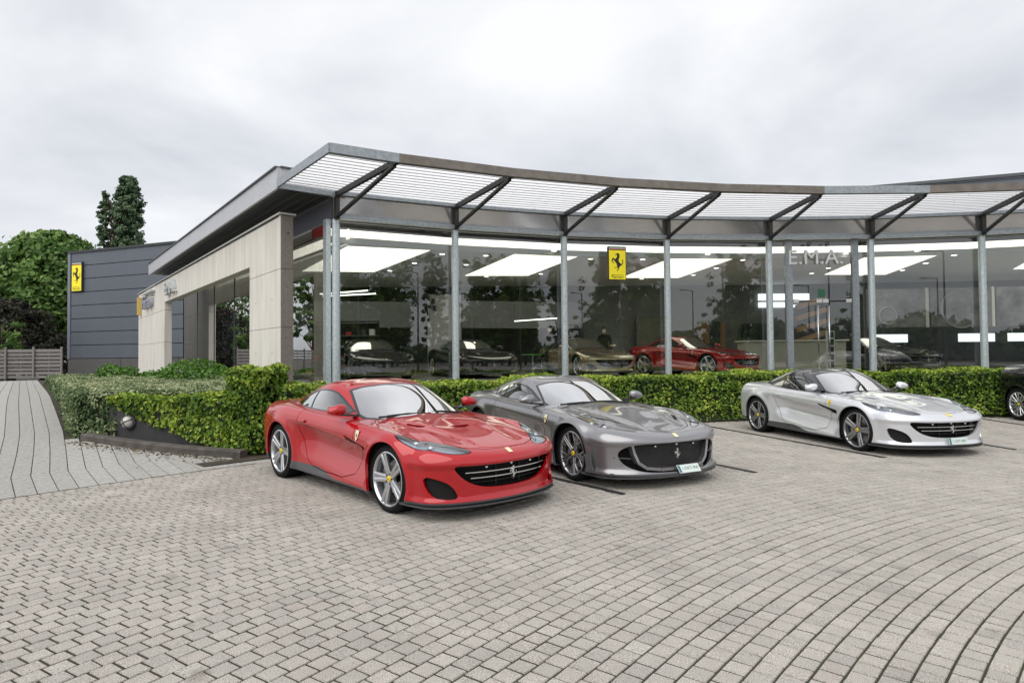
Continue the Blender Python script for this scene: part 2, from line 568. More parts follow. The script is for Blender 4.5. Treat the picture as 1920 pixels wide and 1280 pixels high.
# ------------------------------------------------------------------ wheels (face outward along -Y for the right side)
WHEEL_CACHE = {}
def wheel_meshes(style, rad, width, rim_r, mats):
    """meshes with the outer face towards -Y, centred on the hub; y=0 is the outer tyre wall plane"""
    key = (style, rad, width, mats['rim'].name)
    if key in WHEEL_CACHE: return WHEEL_CACHE[key]
    W = width
    ty = MB()
    prof = [(rim_r, .018), (rim_r + .012, .006), (rim_r + .035, -.002), (rad - .045, -.003), (rad - .022, .006), (rad - .006, .022), (rad, .04),
            (rad, W - .04), (rad - .006, W - .022), (rad - .022, W - .006), (rim_r + .03, W), (rim_r, W - .02)]
    ty.lathe(prof, 56)
    # tread blocks
    for k in range(64):
        a = 2 * math.pi * k / 64
        for yy, off in ((.045, 0), (W * .38, .5), (W * .62, 0), (W - .045, .5)):
            aa = a + off * 2 * math.pi / 64
            M = Matrix.Rotation(-aa, 4, 'Y') @ Matrix.Translation((rad + .001, yy, 0))
            ty.box((0, 0, 0), (.008, W * .19, rad * 2 * math.pi / 64 * .72), M=M)
    tyre = ty.mesh('tyre', mats['tyre'], True); sharp_by_angle(tyre, 35)
    rm = MB()
    rm.lathe([(rim_r + .004, .016), (rim_r + .006, .008), (rim_r - .004, .004), (rim_r - .016, .012), (rim_r - .022, .03), (rim_r - .03, .10), (rim_r - .035, W - .02)], 56)
    def spoke(r0, a0, r1, a1, w0, w1, y0, y1, th, mi=0):
        """bar from (r0, a0) to (r1, a1) in the wheel plane, crowned"""
        p0 = np.array([r0 * math.cos(a0), r0 * math.sin(a0)]); p1 = np.array([r1 * math.cos(a1), r1 * math.sin(a1)])
        d = (p1 - p0) / np.linalg.norm(p1 - p0); n = np.array([-d[1], d[0]])
        vs = []; NS = 6
        for i in range(NS):
            t = i / (NS - 1)
            c = p0 + (p1 - p0) * t; w = w0 + (w1 - w0) * t
            y = y0 + (y1 - y0) * (t ** 1.6) + (-.006) * math.sin(math.pi * t)
            for s, yy in ((-.5, y + th), (-.5, y + .007), (-.30, y), (.30, y), (.5, y + .007), (.5, y + th)):
                q = c + n * (s * w); vs.append((q[0], yy, q[1]))
        fs = []
        for i in range(NS - 1):
            for k in range(5):
                fs.append((i * 6 + k, i * 6 + k + 1, (i + 1) * 6 + k + 1, (i + 1) * 6 + k))
        fs.append((0, 1, 2, 3, 4, 5)); e = (NS - 1) * 6; fs.append((e + 5, e + 4, e + 3, e + 2, e + 1, e))
        rm.add(vs, fs, mi)
    rt = rim_r - .006
    if style == 'five':
        for k in range(5):
            a = 2 * math.pi * k / 5 + math.pi / 2
            for s in (-1, 1):
                spoke(.045, a + s * .30, rt, a + s * .125, .048, .040, .030, .006, .03)
            spoke(.05, a, rt * .97, a, .05, .05, .046, .030, .02)          # recessed web between the two ridges
    elif style == 'star':
        for k in range(5):
            a = 2 * math.pi * k / 5 + math.pi / 2
            for s in (-1, 1):
                spoke(.04, a + s * .42, rt, a + s * .06, .030, .024, .034, .006, .028)
                spoke(rt * .52, a + s * .16, rt, a + s * .40, .026, .022, .024, .006, .026)
    else:
        for k in range(7):
            a = 2 * math.pi * k / 7 + math.pi / 2
            for s in (-1, 1):
                spoke(.05, a + s * .10, rt, a + s * .20, .036, .028, .034, .006, .028)
    rm.lathe([(.0, .034), (.062, .032), (.074, .040), (.078, .07)], 30)
    for k in range(5):
        a = 2 * math.pi * (k + .5) / 5 + math.pi / 2
        rm.lathe([(.0, .030), (.010, .030), (.011, .05)], 8, c=(.053 * math.cos(a), -.004, .053 * math.sin(a)), mi=1)
    rim = rm.mesh('rim', [mats['rim'], mats['dark']], True); sharp_by_angle(rim, 40)
    hb = MB(); hb.lathe([(.0, .018), (.022, .018), (.029, .022), (.030, .045)], 24)
    hm = Matrix.Translation((0, .0175, 0)) @ Matrix.Rotation(math.pi / 2, 4, 'X')
    ngon_plate(hb, HORSE, .036, .0012, hm, 1)
    hub = hb.mesh('hub_cap', [mats['yellow'], mats['dark']], False); 
    ds = MB(); ds.lathe([(.05, .135), (.19, .135), (.19, .165), (.05, .165)], 40)
    for k in range(40):
        a = 2 * math.pi * k / 40 * 3.001
        ds.lathe([(.0, .1335), (.005, .1335)], 6, c=((.10 + .0018 * k) * math.cos(a), 0, (.10 + .0018 * k) * math.sin(a)), mi=1)
    disc = ds.mesh('brake_disc', [mats['disc'], mats['dark']], True); sharp_by_angle(disc, 30)
    cp = MB()
    n = 9
    pts = []
    for i in range(n):
        a = R(150) + R(80) * i / (n - 1)
        pts.append(a)
    vs = []
    for a in pts:
        for r_, y_ in ((.125, .085), (.205, .085), (.205, .18), (.125, .18)):
            vs.append((r_ * math.cos(a), y_, r_ * math.sin(a)))
    fs = []
    for i in range(n - 1):
        for k in range(4):
            fs.append((i * 4 + k, i * 4 + (k + 1) % 4, (i + 1) * 4 + (k + 1) % 4, (i + 1) * 4 + k))
    fs += [(3, 2, 1, 0), tuple((n - 1) * 4 + k for k in range(4))]
    cp.add(vs, fs)
    cal = cp.mesh('brake_caliper', mats['caliper'], True); sharp_by_angle(cal, 35)
    WHEEL_CACHE[key] = (rim, tyre, hub, disc, cal)
    return WHEEL_CACHE[key]

def add_wheel(root, x, yside, rad, width, yout, style, mats, steer=0.0, spin=0.0, rim_r=.276):
    rim, tyre, hub, disc, cal = wheel_meshes(style, rad, width, rim_r, mats)
    w = link('wheel', rim, root)
    w.matrix_local = (Matrix.Translation((x, yside * yout, rad)) @ Matrix.Rotation((math.pi if yside > 0 else 0) + steer, 4, 'Z')
                      @ Matrix.Rotation(spin, 4, 'Y'))
    link('tyre', tyre, w); link('hub_cap', hub, w); link('brake_disc', disc, w)
    c = link('brake_caliper', cal, w); c.matrix_local = Matrix.Rotation(-spin, 4, 'Y')
    return w

def car_mats(paint, roof=None, rim='silver', glass='car_glass'):
    rims = {'silver': mat('rim_silver', (.62, .63, .65), .22, .9), 'grey': mat('rim_graphite', (.36, .36, .37), .25, .9),
            'dark': mat('rim_dark', (.05, .05, .053), .3, .7)}
    return dict(paint=paint, roof=roof or paint, rim=rims[rim], tyre=mat('tyre_rubber', (.010, .010, .011), .7, spec=.2, bump=.15, bscale=300),
                dark=mat('black_plastic', (.012, .012, .013), .45), gloss=mat('black_gloss', (.008, .008, .009), .12, coat=.6),
                disc=mat('brake_steel', (.32, .32, .33), .32, 1.0), caliper=mat('caliper_grey', (.25, .25, .26), .4, .3),
                yellow=mat('badge_yellow', (.85, .60, .01), .35, coat=.5), chrome=mat('chrome', (.75, .76, .78), .08, 1.0),
                glass=glass_mat('car_glass', (.42, .46, .46), refl=9.0, ior=1.55), sglass=glass_mat('car_side_glass', (.22, .25, .25), refl=4.2, ior=1.5),
                lens=glass_mat('lamp_lens', (.80, .84, .88), refl=1.6, ior=1.5), lampin=mat('lamp_bowl', (.52, .54, .57), .22, .55),
                liner=mat('wheel_liner', (.006, .006, .006), .9), seat=mat('seat_leather', (.05, .042, .036), .5),
                tan=mat('seat_tan', (.28, .17, .10), .5), carbon=mat('carbon_grey', (.055, .057, .062), .35, coat=.4),
                red=mat('tail_red', (.45, .008, .01), .15, coat=.8), white=mat('plate_white', (.72, .74, .72), .4))
# ------------------------------------------------------------------ survey: everything is set out round the forecourt's centre
LOT = np.array([9.75, -4.12])                 # paving courses, hedge and parked cars are concentric here
DIR = np.array([-.618, .786])                 # up the drive, along the side wall
NRM = np.array([.786, .618])                  # across the drive, towards the showroom
P_COL = [(-4.375, 15.529), (-1.526, 16.899), (1.52, 17.939), (4.657, 18.604), (7.823, 18.888), (10.872, 18.806), (13.906, 18.375),
         (16.86, 17.55), (19.7, 16.35)]
Q_CAN = [(-3.544, 12.141), (-2.308, 12.828), (0.07, 13.912), (2.612, 14.762), (5.26, 15.344), (7.9, 15.636), (10.558, 15.649),
         (13.1, 15.40), (15.6, 14.75), (17.9, 13.8)]
C1 = np.array(P_COL[0])
FLOOR_Z, TRANSOM_Z, BAND_Z, CAN_Z = .92, 5.04, 5.66, 5.80
def wall_pt(a, b): return C1 + a * DIR + b * NRM
def lot_polar(r, ang): return LOT + r * np.array([math.sin(ang), math.cos(ang)])
def drive_start(n, rad=19.32):
    """point where the strip at offset n across the drive meets the forecourt edge"""
    o = n * NRM; b = o - LOT
    k = -(b @ DIR) - math.sqrt(max((b @ DIR) ** 2 - (b @ b - rad * rad), 0))
    k2 = -(b @ DIR) + math.sqrt(max((b @ DIR) ** 2 - (b @ b - rad * rad), 0))
    return o + k2 * DIR
def ramp_z(s): return .72 * float(sstep(-1.2, 11.5, s)) - .72 * float(sstep(-1.2, 11.5, 0.0))
def site_z(p):
    """height of the drive at a plan point"""
    n = float(np.dot(p, NRM)); s = float(np.dot(np.asarray(p) - drive_start(n), DIR))
    return max(0.0, ramp_z(max(s, 0.0)))
YARD_Z = ramp_z(30)

def project(p):
    c, s = math.cos(PITCH), math.sin(PITCH)
    D = p[1] * c + (p[2] - CAM_H) * s; V = -p[1] * s + (p[2] - CAM_H) * c
    if D < .05: return None
    x, y = FPX * p[0] / D, -FPX * V / D
    c, s = math.cos(ROLL), math.sin(ROLL)
    return 960 + c * x - s * y, 640 + s * x + c * y

# ------------------------------------------------------------------ ground
def paver_material(name, per_object):
    m = bpy.data.materials.new(name); m.use_nodes = True
    N, L = m.node_tree.nodes, m.node_tree.links
    b = N['Principled BSDF']; b.inputs['Roughness'].default_value = .85; b.inputs['Specular IOR Level'].default_value = .3
    geo = N.new('ShaderNodeNewGeometry')
    sp = N.new('ShaderNodeTexNoise'); sp.inputs['Scale'].default_value = 210; sp.inputs['Detail'].default_value = 2
    L.new(geo.outputs['Position'], sp.inputs['Vector'])
    r1 = N.new('ShaderNodeValToRGB')
    e = r1.color_ramp.elements
    e[0].position = .34; e[0].color = (.165, .154, .141, 1); e[1].position = .66; e[1].color = (.56, .530, .488, 1)
    e2 = r1.color_ramp.elements.new(.5); e2.color = (.384, .362, .334, 1)
    L.new(sp.outputs['Fac'], r1.inputs['Fac'])
    if per_object:
        src = N.new('ShaderNodeObjectInfo').outputs['Random']
    else:
        at = N.new('ShaderNodeAttribute'); at.attribute_name = 'tone'; src = at.outputs['Fac']
    hue = N.new('ShaderNodeValToRGB')
    h = hue.color_ramp.elements
    h[0].position = 0; h[0].color = (.90, .895, .885, 1); h[1].position = 1; h[1].color = (1.08, 1.07, 1.04, 1)
    k = hue.color_ramp.elements.new(.35); k.color = (1.0, .99, .96, 1)
    k = hue.color_ramp.elements.new(.7); k.color = (1.0, .965, .945, 1)
    L.new(src, hue.inputs['Fac'])
    mu = N.new('ShaderNodeMix'); mu.data_type = 'RGBA'; mu.blend_type = 'MULTIPLY'; mu.inputs['Factor'].default_value = 1
    L.new(r1.outputs['Color'], mu.inputs['A']); L.new(hue.outputs['Color'], mu.inputs['B'])
    # broad weathering and occasional stains
    st = N.new('ShaderNodeTexNoise'); st.inputs['Scale'].default_value = 1.3; st.inputs['Detail'].default_value = 7; st.inputs['Roughness'].default_value = .65
    L.new(geo.outputs['Position'], st.inputs['Vector'])
    r2 = N.new('ShaderNodeMapRange'); r2.inputs['From Min'].default_value = .32; r2.inputs['From Max'].default_value = .68
    r2.inputs['To Min'].default_value = .86; r2.inputs['To Max'].default_value = 1.10
    L.new(st.outputs['Fac'], r2.inputs['Value'])
    sc = N.new('ShaderNodeVectorMath'); sc.operation = 'SCALE'
    L.new(mu.outputs['Result'], sc.inputs[0]); L.new(r2.outputs[0], sc.inputs['Scale'])
    sp2 = N.new('ShaderNodeTexNoise'); sp2.inputs['Scale'].default_value = 2.7; sp2.inputs['Detail'].default_value = 3
    L.new(geo.outputs['Position'], sp2.inputs['Vector'])
    r3 = N.new('ShaderNodeMapRange'); r3.inputs['From Min'].default_value = .64; r3.inputs['From Max'].default_value = .76
    r3.inputs['To Min'].default_value = 1.0; r3.inputs['To Max'].default_value = .62
    L.new(sp2.outputs['Fac'], r3.inputs['Value'])
    sc2 = N.new('ShaderNodeVectorMath'); sc2.operation = 'SCALE'; L.new(sc.outputs[0], sc2.inputs[0]); L.new(r3.outputs[0], sc2.inputs['Scale'])
    L.new(sc2.outputs[0], b.inputs['Base Color'])
    bp = N.new('ShaderNodeBump'); bp.inputs['Strength'].default_value = .35; bp.inputs['Distance'].default_value = .004
    L.new(sp.outputs['Fac'], bp.inputs['Height']); L.new(bp.outputs[0], b.inputs['Normal'])
    return m
M_PAVER = paver_material('paver_concrete', True)
M_PAVER_S = paver_material('paver_concrete_mass', False)
M_JOINT = mat('joint_sand', (.032, .027, .021), .95, base2=(.046, .048, .020), var=.3, vscale=2.3, bump=.3, bscale=150)

gm = MB()
gm.add([(-900, -900, -.030), (900, -900, -.030), (900, 900, -.030), (-900, 900, -.030)], [(0, 1, 2, 3)])
ground = gm.build('ground', mat('earth', (.10, .10, .075), .95, var=.3, vscale=.05), None)
tag(ground, kind='structure')
# forecourt bed: dark joint sand under the pavers
fb = MB()
NA = 96
ring = [lot_polar(19.55, 2 * math.pi * k / NA) for k in range(NA)]
fb.add([(p[0], p[1], -.0055) for p in ring], [tuple(range(NA - 1, -1, -1))])
forecourt = fb.build('forecourt', M_JOINT, None)
tag(forecourt, kind='structure')

COURSE, PLEN = .125, .128
KERB_B0 = (-4.30, 9.86)
def paver_verts(r0, r1, a0, a1, z, tilt):
    """one paver: bevelled top of four corners on the polar grid"""
    bv = .0035
    rm, am = (r0 + r1) / 2, (a0 + a1) / 2
    ba = bv / rm
    lo, hi = [], []
    for r_, a_ in ((r0, a0), (r0, a1), (r1, a1), (r1, a0)):
        p = lot_polar(r_, a_); lo.append((p[0], p[1], z - .007)); 
        q = lot_polar(r_ + (bv if r_ < rm else -bv), a_ + (ba if a_ < am else -ba))
        hi.append((q[0], q[1], z + tilt[0] * (r_ - rm) + tilt[1] * (a_ - am) * rm))
    bt = [(x, y, -.03) for x, y, _ in lo]
    return hi + lo + bt
PAVER_F = [(3, 2, 1, 0), (0, 1, 5, 4), (1, 2, 6, 5), (2, 3, 7, 6), (3, 0, 4, 7), (4, 5, 9, 8), (5, 6, 10, 9), (6, 7, 11, 10), (7, 4, 8, 11)]
pav = []
nr_ = int((19.52 - 5.0) / COURSE)
A_KERB = math.atan2(KERB_B0[0] - LOT[0], KERB_B0[1] - LOT[1])
for k in range(nr_):
    r0 = 5.0 + k * COURSE
    da = PLEN / (5.0 + (k // 14 * 14 + 7) * COURSE)          # bond is reset every fourteen courses
    ph = (.5 if k % 2 else 0) + .10 * math.sin(k * 2.1) + .37 * (k // 14)
    a_min, a_max = -1.35, 1.15
    n = int((a_max - a_min) / da)
    am = a_min + (np.arange(n) + ph) * da
    mid = LOT[None] + (r0 + COURSE / 2) * np.stack([np.sin(am), np.cos(am)], 1)
    D = mid[:, 1]
    ok = (D > 1.2) & ((am > A_KERB) | (r0 + COURSE < 19.30))
    u = 960 + FPX * mid[:, 0] / np.maximum(D, .1); v = 668 + FPX * CAM_H / np.maximum(D, .1)
    ok &= (u > -420) & (u < 2450) & (v < 1560)
    for a in am[ok]:
        pav.append((r0, a, da))
score = []
for i, (r0, a, da) in enumerate(pav):
    p = lot_polar(r0 + COURSE / 2, a)
    q = project((p[0], p[1], 0))
    vis = q is not None and -10 < q[0] < 1930 and q[1] < 1295
    score.append(p[1] + p[0] ** 2 * .0 + (0 if vis else 100))
order = np.argsort(score)
single = set(int(i) for i in order[:300])
SV, SF, ST = [], [], []
for i, (r0, a, da) in enumerate(pav):
    g = .0052 + random.uniform(-.0015, .0015); ga = (.0064 + random.uniform(-.0015, .0015)) / (r0 + .06)
    tl = (random.gauss(0, .012), random.gauss(0, .012)); z = random.gauss(0, .0009)
    vs = paver_verts(r0 + g, r0 + COURSE - g, a - da / 2 + ga, a + da / 2 - ga, z, tl)
    if i in single:
        c = lot_polar(r0 + COURSE / 2, a)
        me = mesh_from('paver', [(x - c[0], y - c[1], zz) for x, y, zz in vs], PAVER_F, M_PAVER)
        o = link('paver', me, forecourt, (c[0], c[1], 0))
    else:
        b = len(SV); SV += vs; SF += [tuple(j + b for j in f) for f in PAVER_F]; ST += [random.random()] * 12
me = mesh_from('paver_mass', SV, SF, M_PAVER_S)
at = me.attributes.new('tone', 'FLOAT', 'POINT'); at.data.foreach_set('value', ST)
pm = link('pavers', me, forecourt); tag(pm, kind='stuff')
print('pavers', len(pav))
# the rest of the yard behind the viewer: same paving, too far off to tell pieces apart
M_FLAT = mat('paver_plain', (.30, .28, .255), .9, var=.12, vscale=3.0, bump=.2, bscale=60)
rs = MB()
for (x0, y0, x1, y1) in ((-60, -70, 70, 1.2), (-60, 1.2, -7.2, 4.5), (14.5, 1.2, 70, 9.0), (20.0, 9.0, 70, 11.5)):
    rs.add([(x0, y0, -.002), (x1, y0, -.002), (x1, y1, -.002), (x0, y1, -.002)], [(0, 1, 2, 3)])
occ = {}
for (r0, a, da) in pav:
    key = (int((r0 - 5.0) / .5), int((a + math.pi) / .05)); occ[key] = occ.get(key, 0) + .016 / ((r0 + .06) * .05 * .5)
for ir in range(-10, 29):
    for ia in range(126):
        pc_ = lot_polar(5.25 + ir * .5, ia * .05 + .025 - math.pi); pj = project((pc_[0], pc_[1], 0))
        if occ.get((ir, ia), 0) < .93 and (pj is None or pj[0] < -120 or pj[0] > 2040 or pj[1] > 1360 or pj[1] < 600):
            q = [lot_polar(r_, a_) for r_, a_ in ((5 + ir * .5, ia * .05 - math.pi), (5 + ir * .5, ia * .05 + .05 - math.pi), (min(19.3, 5.5 + ir * .5), ia * .05 + .05 - math.pi), (min(19.3, 5.5 + ir * .5), ia * .05 - math.pi))]
            rs.add([(p[0], p[1], -.0042) for p in q], [(3, 2, 1, 0)])
yard = rs.build('yard', M_FLAT, None); tag(yard, kind='structure')

# dark steel strips between the parking bays
M_STRIP = mat('strip_steel', (.035, .035, .036), .55, .3, var=.3, vscale=6)
def radial_bar(r0, r1, ang, w=.075):
    mb = MB(); a, b = lot_polar(r0, ang), lot_polar(r1, ang)
    mb.bar((a[0], a[1], .004), (b[0], b[1], .004), w, .012)
    return mb
for nm_, (ex, ey), lab in (('a', (1.26, 7.17), 'dark bay strip on the paving between the red and the dark grey car'),
                           ('b', (3.25, 8.40), 'dark bay strip on the paving just past the dark grey car'),
                           ('c', (5.64, 9.50), 'dark bay strip beside the wheels of the silver car'),
                           ('d', (8.15, 10.17), 'dark bay strip beyond the nose of the silver car'),
                           ('e', (11.0, 12.6), 'dark bay strip beside the black car at the picture edge')):
    v = np.array([ex, ey]) - LOT
    ang = math.atan2(v[0], v[1])
    o = radial_bar(float(np.hypot(*v)), 19.1, ang).build('bay_strip', M_STRIP)
    tag(o, lab, 'bay strip', 'strips between parking bays')

# ------------------------------------------------------------------ the drive on the left: long narrow strips up a ramp
def drive_material():
    m = bpy.data.materials.new('drive_concrete'); m.use_nodes = True
    N, L = m.node_tree.nodes, m.node_tree.links
    b = N['Principled BSDF']; b.inputs['Roughness'].default_value = .9
    geo = N.new('ShaderNodeNewGeometry')
    mp = N.new('ShaderNodeMapping'); mp.inputs['Rotation'].default_value = (0, 0, math.atan2(DIR[1], -DIR[0]) * 0 + R(-51.8))
    L.new(geo.outputs['Position'], mp.inputs[0])
    # fine cross ribs: short brick courses across the strip
    wv = N.new('ShaderNodeTexWave'); wv.wave_type = 'BANDS'; wv.bands_direction = 'Y'; wv.inputs['Scale'].default_value = 7.0
    wv.inputs['Distortion'].default_value = 2.5; wv.inputs['Detail'].default_value = 3
    L.new(mp.outputs[0], wv.inputs['Vector'])
    nz = N.new('ShaderNodeTexNoise'); nz.inputs['Scale'].default_value = 26; nz.inputs['Detail'].default_value = 9; nz.inputs['Roughness'].default_value = .75
    L.new(geo.outputs['Position'], nz.inputs['Vector'])
    ad = N.new('ShaderNodeMath'); ad.operation = 'MULTIPLY_ADD'; ad.inputs[1].default_value = .34
    L.new(wv.outputs['Fac'], ad.inputs[0]); L.new(nz.outputs['Fac'], ad.inputs[2])
    rp = N.new('ShaderNodeValToRGB'); e = rp.color_ramp.elements
    e[0].position = .38; e[0].color = (.15, .145, .132, 1); e[1].position = .82; e[1].color = (.47, .46, .43, 1)
    L.new(ad.outputs[0], rp.inputs['Fac'])
    dt = N.new('ShaderNodeVectorMath'); dt.operation = 'DOT_PRODUCT'; dt.inputs[1].default_value = (DIR[0], DIR[1], 0)
    L.new(geo.outputs['Position'], dt.inputs[0])
    fm = N.new('ShaderNodeMath'); fm.operation = 'MULTIPLY'; fm.inputs[1].default_value = 9.2; L.new(dt.outputs['Value'], fm.inputs[0])
    fr = N.new('ShaderNodeMath'); fr.operation = 'FRACT'; L.new(fm.outputs[0], fr.inputs[0])
    lt_ = N.new('ShaderNodeMath'); lt_.operation = 'LESS_THAN'; lt_.inputs[1].default_value = .14; L.new(fr.outputs[0], lt_.inputs[0])
    jm = N.new('ShaderNodeMath'); jm.operation = 'MULTIPLY_ADD'; jm.inputs[1].default_value = -.28; L.new(lt_.outputs[0], jm.inputs[0]); L.new(ad.outputs[0], jm.inputs[2])
    L.new(jm.outputs[0], rp.inputs['Fac'])
    oi = N.new('ShaderNodeObjectInfo'); mr = N.new('ShaderNodeMapRange'); mr.inputs['To Min'].default_value = .92; mr.inputs['To Max'].default_value = 1.06
    L.new(oi.outputs['Random'], mr.inputs['Value'])
    sc = N.new('ShaderNodeVectorMath'); sc.operation = 'SCALE'; L.new(rp.outputs['Color'], sc.inputs[0]); L.new(mr.outputs[0], sc.inputs['Scale'])
    L.new(sc.outputs[0], b.inputs['Base Color'])
    bp = N.new('ShaderNodeBump'); bp.inputs['Strength'].default_value = .4; bp.inputs['Distance'].default_value = .006
    L.new(ad.outputs[0], bp.inputs['Height']); L.new(bp.outputs[0], b.inputs['Normal'])
    return m
M_DRIVE = drive_material()
KERB_A, KERB_B = np.array([-7.45, 10.78]), np.array([-4.30, 9.86])
drive_base = MB()
ss = [0, .6, 1.2, 1.8, 2.4, 3, 3.8, 4.6, 5.5, 6.5, 7.5, 8.5, 10, 12, 15, 20, 26]
vsb = []
for n in [-6.0 + .35 * i for i in range(26)]:
    st = drive_start(n, 19.30)
    for s in ss:
        p = st + s * DIR; vsb.append((p[0], p[1], ramp_z(s) - .016))
m_ = len(ss)
drive_base.add(vsb, [(j * m_ + i, j * m_ + m_ + i, j * m_ + m_ + i + 1, j * m_ + i + 1) for j in range(25) for i in range(m_ - 1)])
drive = drive_base.build('driveway', M_JOINT); tag(drive, kind='structure')
SW_ = .207
for i in range(-21, 17):
    n0 = .165 + i * SW_
    nmid = n0 + SW_ / 2
    mb = MB(); vs = []
    st = [drive_start(n0 + .0055, 19.30), drive_start(n0 + SW_ - .0055, 19.30)]
    s_end = 26.0
    if nmid > .62:                       # strips that run against the kerb stop there
        kd = KERB_B - KERB_A
        o = nmid * NRM
        A_ = np.array([[DIR[0], -kd[0]], [DIR[1], -kd[1]]])
        t = np.linalg.solve(A_, KERB_A - o)[0]
        s_end = max(.4, t - float(drive_start(nmid) @ DIR) + .02)
    steps = [s for s in (0, .6, 1.2, 1.8, 2.4, 3, 3.8, 4.6, 5.5, 6.5, 7.5, 8.5, 10, 12, 15, 20, 26) if s < s_end - .2] + [s_end]
    wob = 0
    for q, s in enumerate(steps):
        jog = float(np.interp(s, [0, 1.2, 3.0, 4.6, 8.5, 12], [0, -.055, .0, .03, .0, .0]))
        for k in (0, 1):
            p = st[k] + s * DIR + jog * NRM
            vs.append((p[0], p[1], ramp_z(s)))
    nst = len(steps)
    lo = [(x, y, z - .02) for x, y, z in vs]
    fs = [(2 * q, 2 * q + 1, 2 * q + 3, 2 * q + 2) for q in range(nst - 1)]
    fs += [(2 * q + 2 * nst, 2 * q, 2 * q + 2, 2 * q + 2 + 2 * nst) for q in range(nst - 1)] + [(2 * q + 1, 2 * q + 1 + 2 * nst, 2 * q + 3 + 2 * nst, 2 * q + 3) for q in range(nst - 1)]
    fs += [(0, 2 * nst, 2 * nst + 1, 1)]
    mb.add(vs + lo, fs)
    mb.build('paving_strip', M_DRIVE, drive)

# kerb, retaining wall, bulkhead lamp
M_KERB = mat('kerb_concrete', (.085, .074, .064), .9, var=.45, vscale=5, bump=.5, bscale=40)
kz0, kz1 = site_z(KERB_A), 0.0
kd = (KERB_B - KERB_A) / np.linalg.norm(KERB_B - KERB_A); kn = np.array([-kd[1], kd[0]])
if kn @ np.array([0, 1]) < 0: kn = -kn
mb = MB(); nk = 8; vs = []
for i in range(nk + 1):
    t = i / nk; p = KERB_A + (KERB_B - KERB_A) * t - kd * .0; z = site_z(p)
    bow = .10 * math.sin(math.pi * t)
    p = p - kn * bow
    for off, zz in ((0, z - .05), (0, z + .095), (.018, z + .115), (.17, z + .12), (.18, z - .05)):
        q = p + kn * off; vs.append((q[0], q[1], zz))
fs = [(5 * i + k, 5 * i + 5 + k, 5 * i + 6 + k, 5 * i + 1 + k) for i in range(nk) for k in range(4)] + [(0, 1, 2, 3, 4), tuple(5 * nk + k for k in (4, 3, 2, 1, 0))]
mb.add(vs, fs)
tag(mb.build('kerb', M_KERB), kind='structure')
WB_A, WB_B = KERB_A + kn * .34 + kd * .25, KERB_B + kn * .40 - kd * .1
mb = MB()
zA, zB = site_z(WB_A), 0
vs = []
for p in (WB_A, WB_B):
    for off in (0, .2):
        q = p + kn * off
        for zz in (-.05, .86): vs.append((q[0], q[1], zz))
mb.add(vs, [(0, 4, 5, 1), (2, 3, 7, 6), (1, 5, 7, 3), (0, 1, 3, 2), (4, 6, 7, 5)])
rw = mb.build('retaining_wall', mat('render_charcoal', (.045, .043, .045), .8, var=.25, vscale=3, bump=.25, bscale=70))
tag(rw, 'low dark rendered retaining wall half hidden by ivy beside the drive', 'wall')
bl = new_empty('bulkhead_lamp'); tag(bl, 'round caged bulkhead lamp on the dark retaining wall', 'lamp')
pb_ = WB_A + (WB_B - WB_A) * .155 - kn * .004
bl.location = (pb_[0], pb_[1], .50); bl.rotation_euler = (0, 0, math.atan2(-kn[1], -kn[0]))
M_LAMPM = mat('lamp_metal', (.10, .10, .10), .5, .5)
mb = MB(); mb.lathe([(0, 0), (.135, 0), (.14, .02), (.125, .05), (.105, .055)], 28, axis='X'); mb.build('lamp_body', M_LAMPM, bl, auto=40)
mb = MB(); mb.lathe([(.108, .05), (.10, .085), (.075, .115), (.04, .13), (0, .134)], 28, axis='X'); mb.build('lamp_glass', mat('lamp_opal', (.50, .49, .45), .25, coat=.4), bl, smooth=True)
mb = MB()
for k in range(2):
    pts = []
    for i in range(13):
        t = -math.pi / 2 + math.pi * i / 12
        pts.append((.06 + .085 * math.cos(t), .118 * math.sin(t) * math.cos(k * math.pi / 2 + .5), .118 * math.sin(t) * math.sin(k * math.pi / 2 + .5)))
    mb.tube(pts, .008, 6)
mb.build('lamp_cage', M_LAMPM, bl, smooth=True)
# ------------------------------------------------------------------ showroom
M_GALV = mat('galvanised_steel', (.25, .28, .30), .40, .65, base2=(.40, .43, .45), vscale=14, detail=6)
M_GALV2 = mat('galvanised_post', (.42, .48, .49), .34, .55, base2=(.68, .74, .75), vscale=22, detail=6)
M_BRONZE = mat('bronze_fascia', (.150, .130, .112), .45, .5, base2=(.225, .200, .175), vscale=5)
M_STEELD = mat('dark_steel', (.045, .044, .043), .5, .5, var=.3, vscale=10)
M_SLAT = mat('louvre_aluminium', (.34, .34, .35), .45, .3, var=.08, vscale=9)
M_BAND = mat('band_metal', (.62, .62, .62), .14, .85, var=.06, vscale=2)
M_CEIL = mat('ceiling_paint', (.70, .70, .70), .9)
M_WHITE = mat('white_paint', (.72, .71, .68), .8)
M_FLOOR = mat('showroom_tile', (.46, .44, .40), .22, var=.06, vscale=2)
M_GLASS = glass_mat('facade_glass', (.88, .91, .90), refl=2.35, ior=1.52)
M_FRAME = mat('frame_grey', (.10, .105, .11), .45, .5)

def xyz(p, z): return (float(p[0]), float(p[1]), z)
show = new_empty('showroom')
tag(show, 'glass fronted car showroom with curved facade under a louvred steel canopy', 'building')
show_parts = show
nb = len(P_COL)
rad_in = []                                   # inward (towards the interior) normals per column
for i in range(nb):
    a, b = np.array(P_COL[max(i - 1, 0)]), np.array(P_COL[min(i + 1, nb - 1)])
    t = (b - a) / np.linalg.norm(b - a); rad_in.append(np.array([-t[1], t[0]]))
def inset(i, d): return np.array(P_COL[i]) + rad_in[i] * d

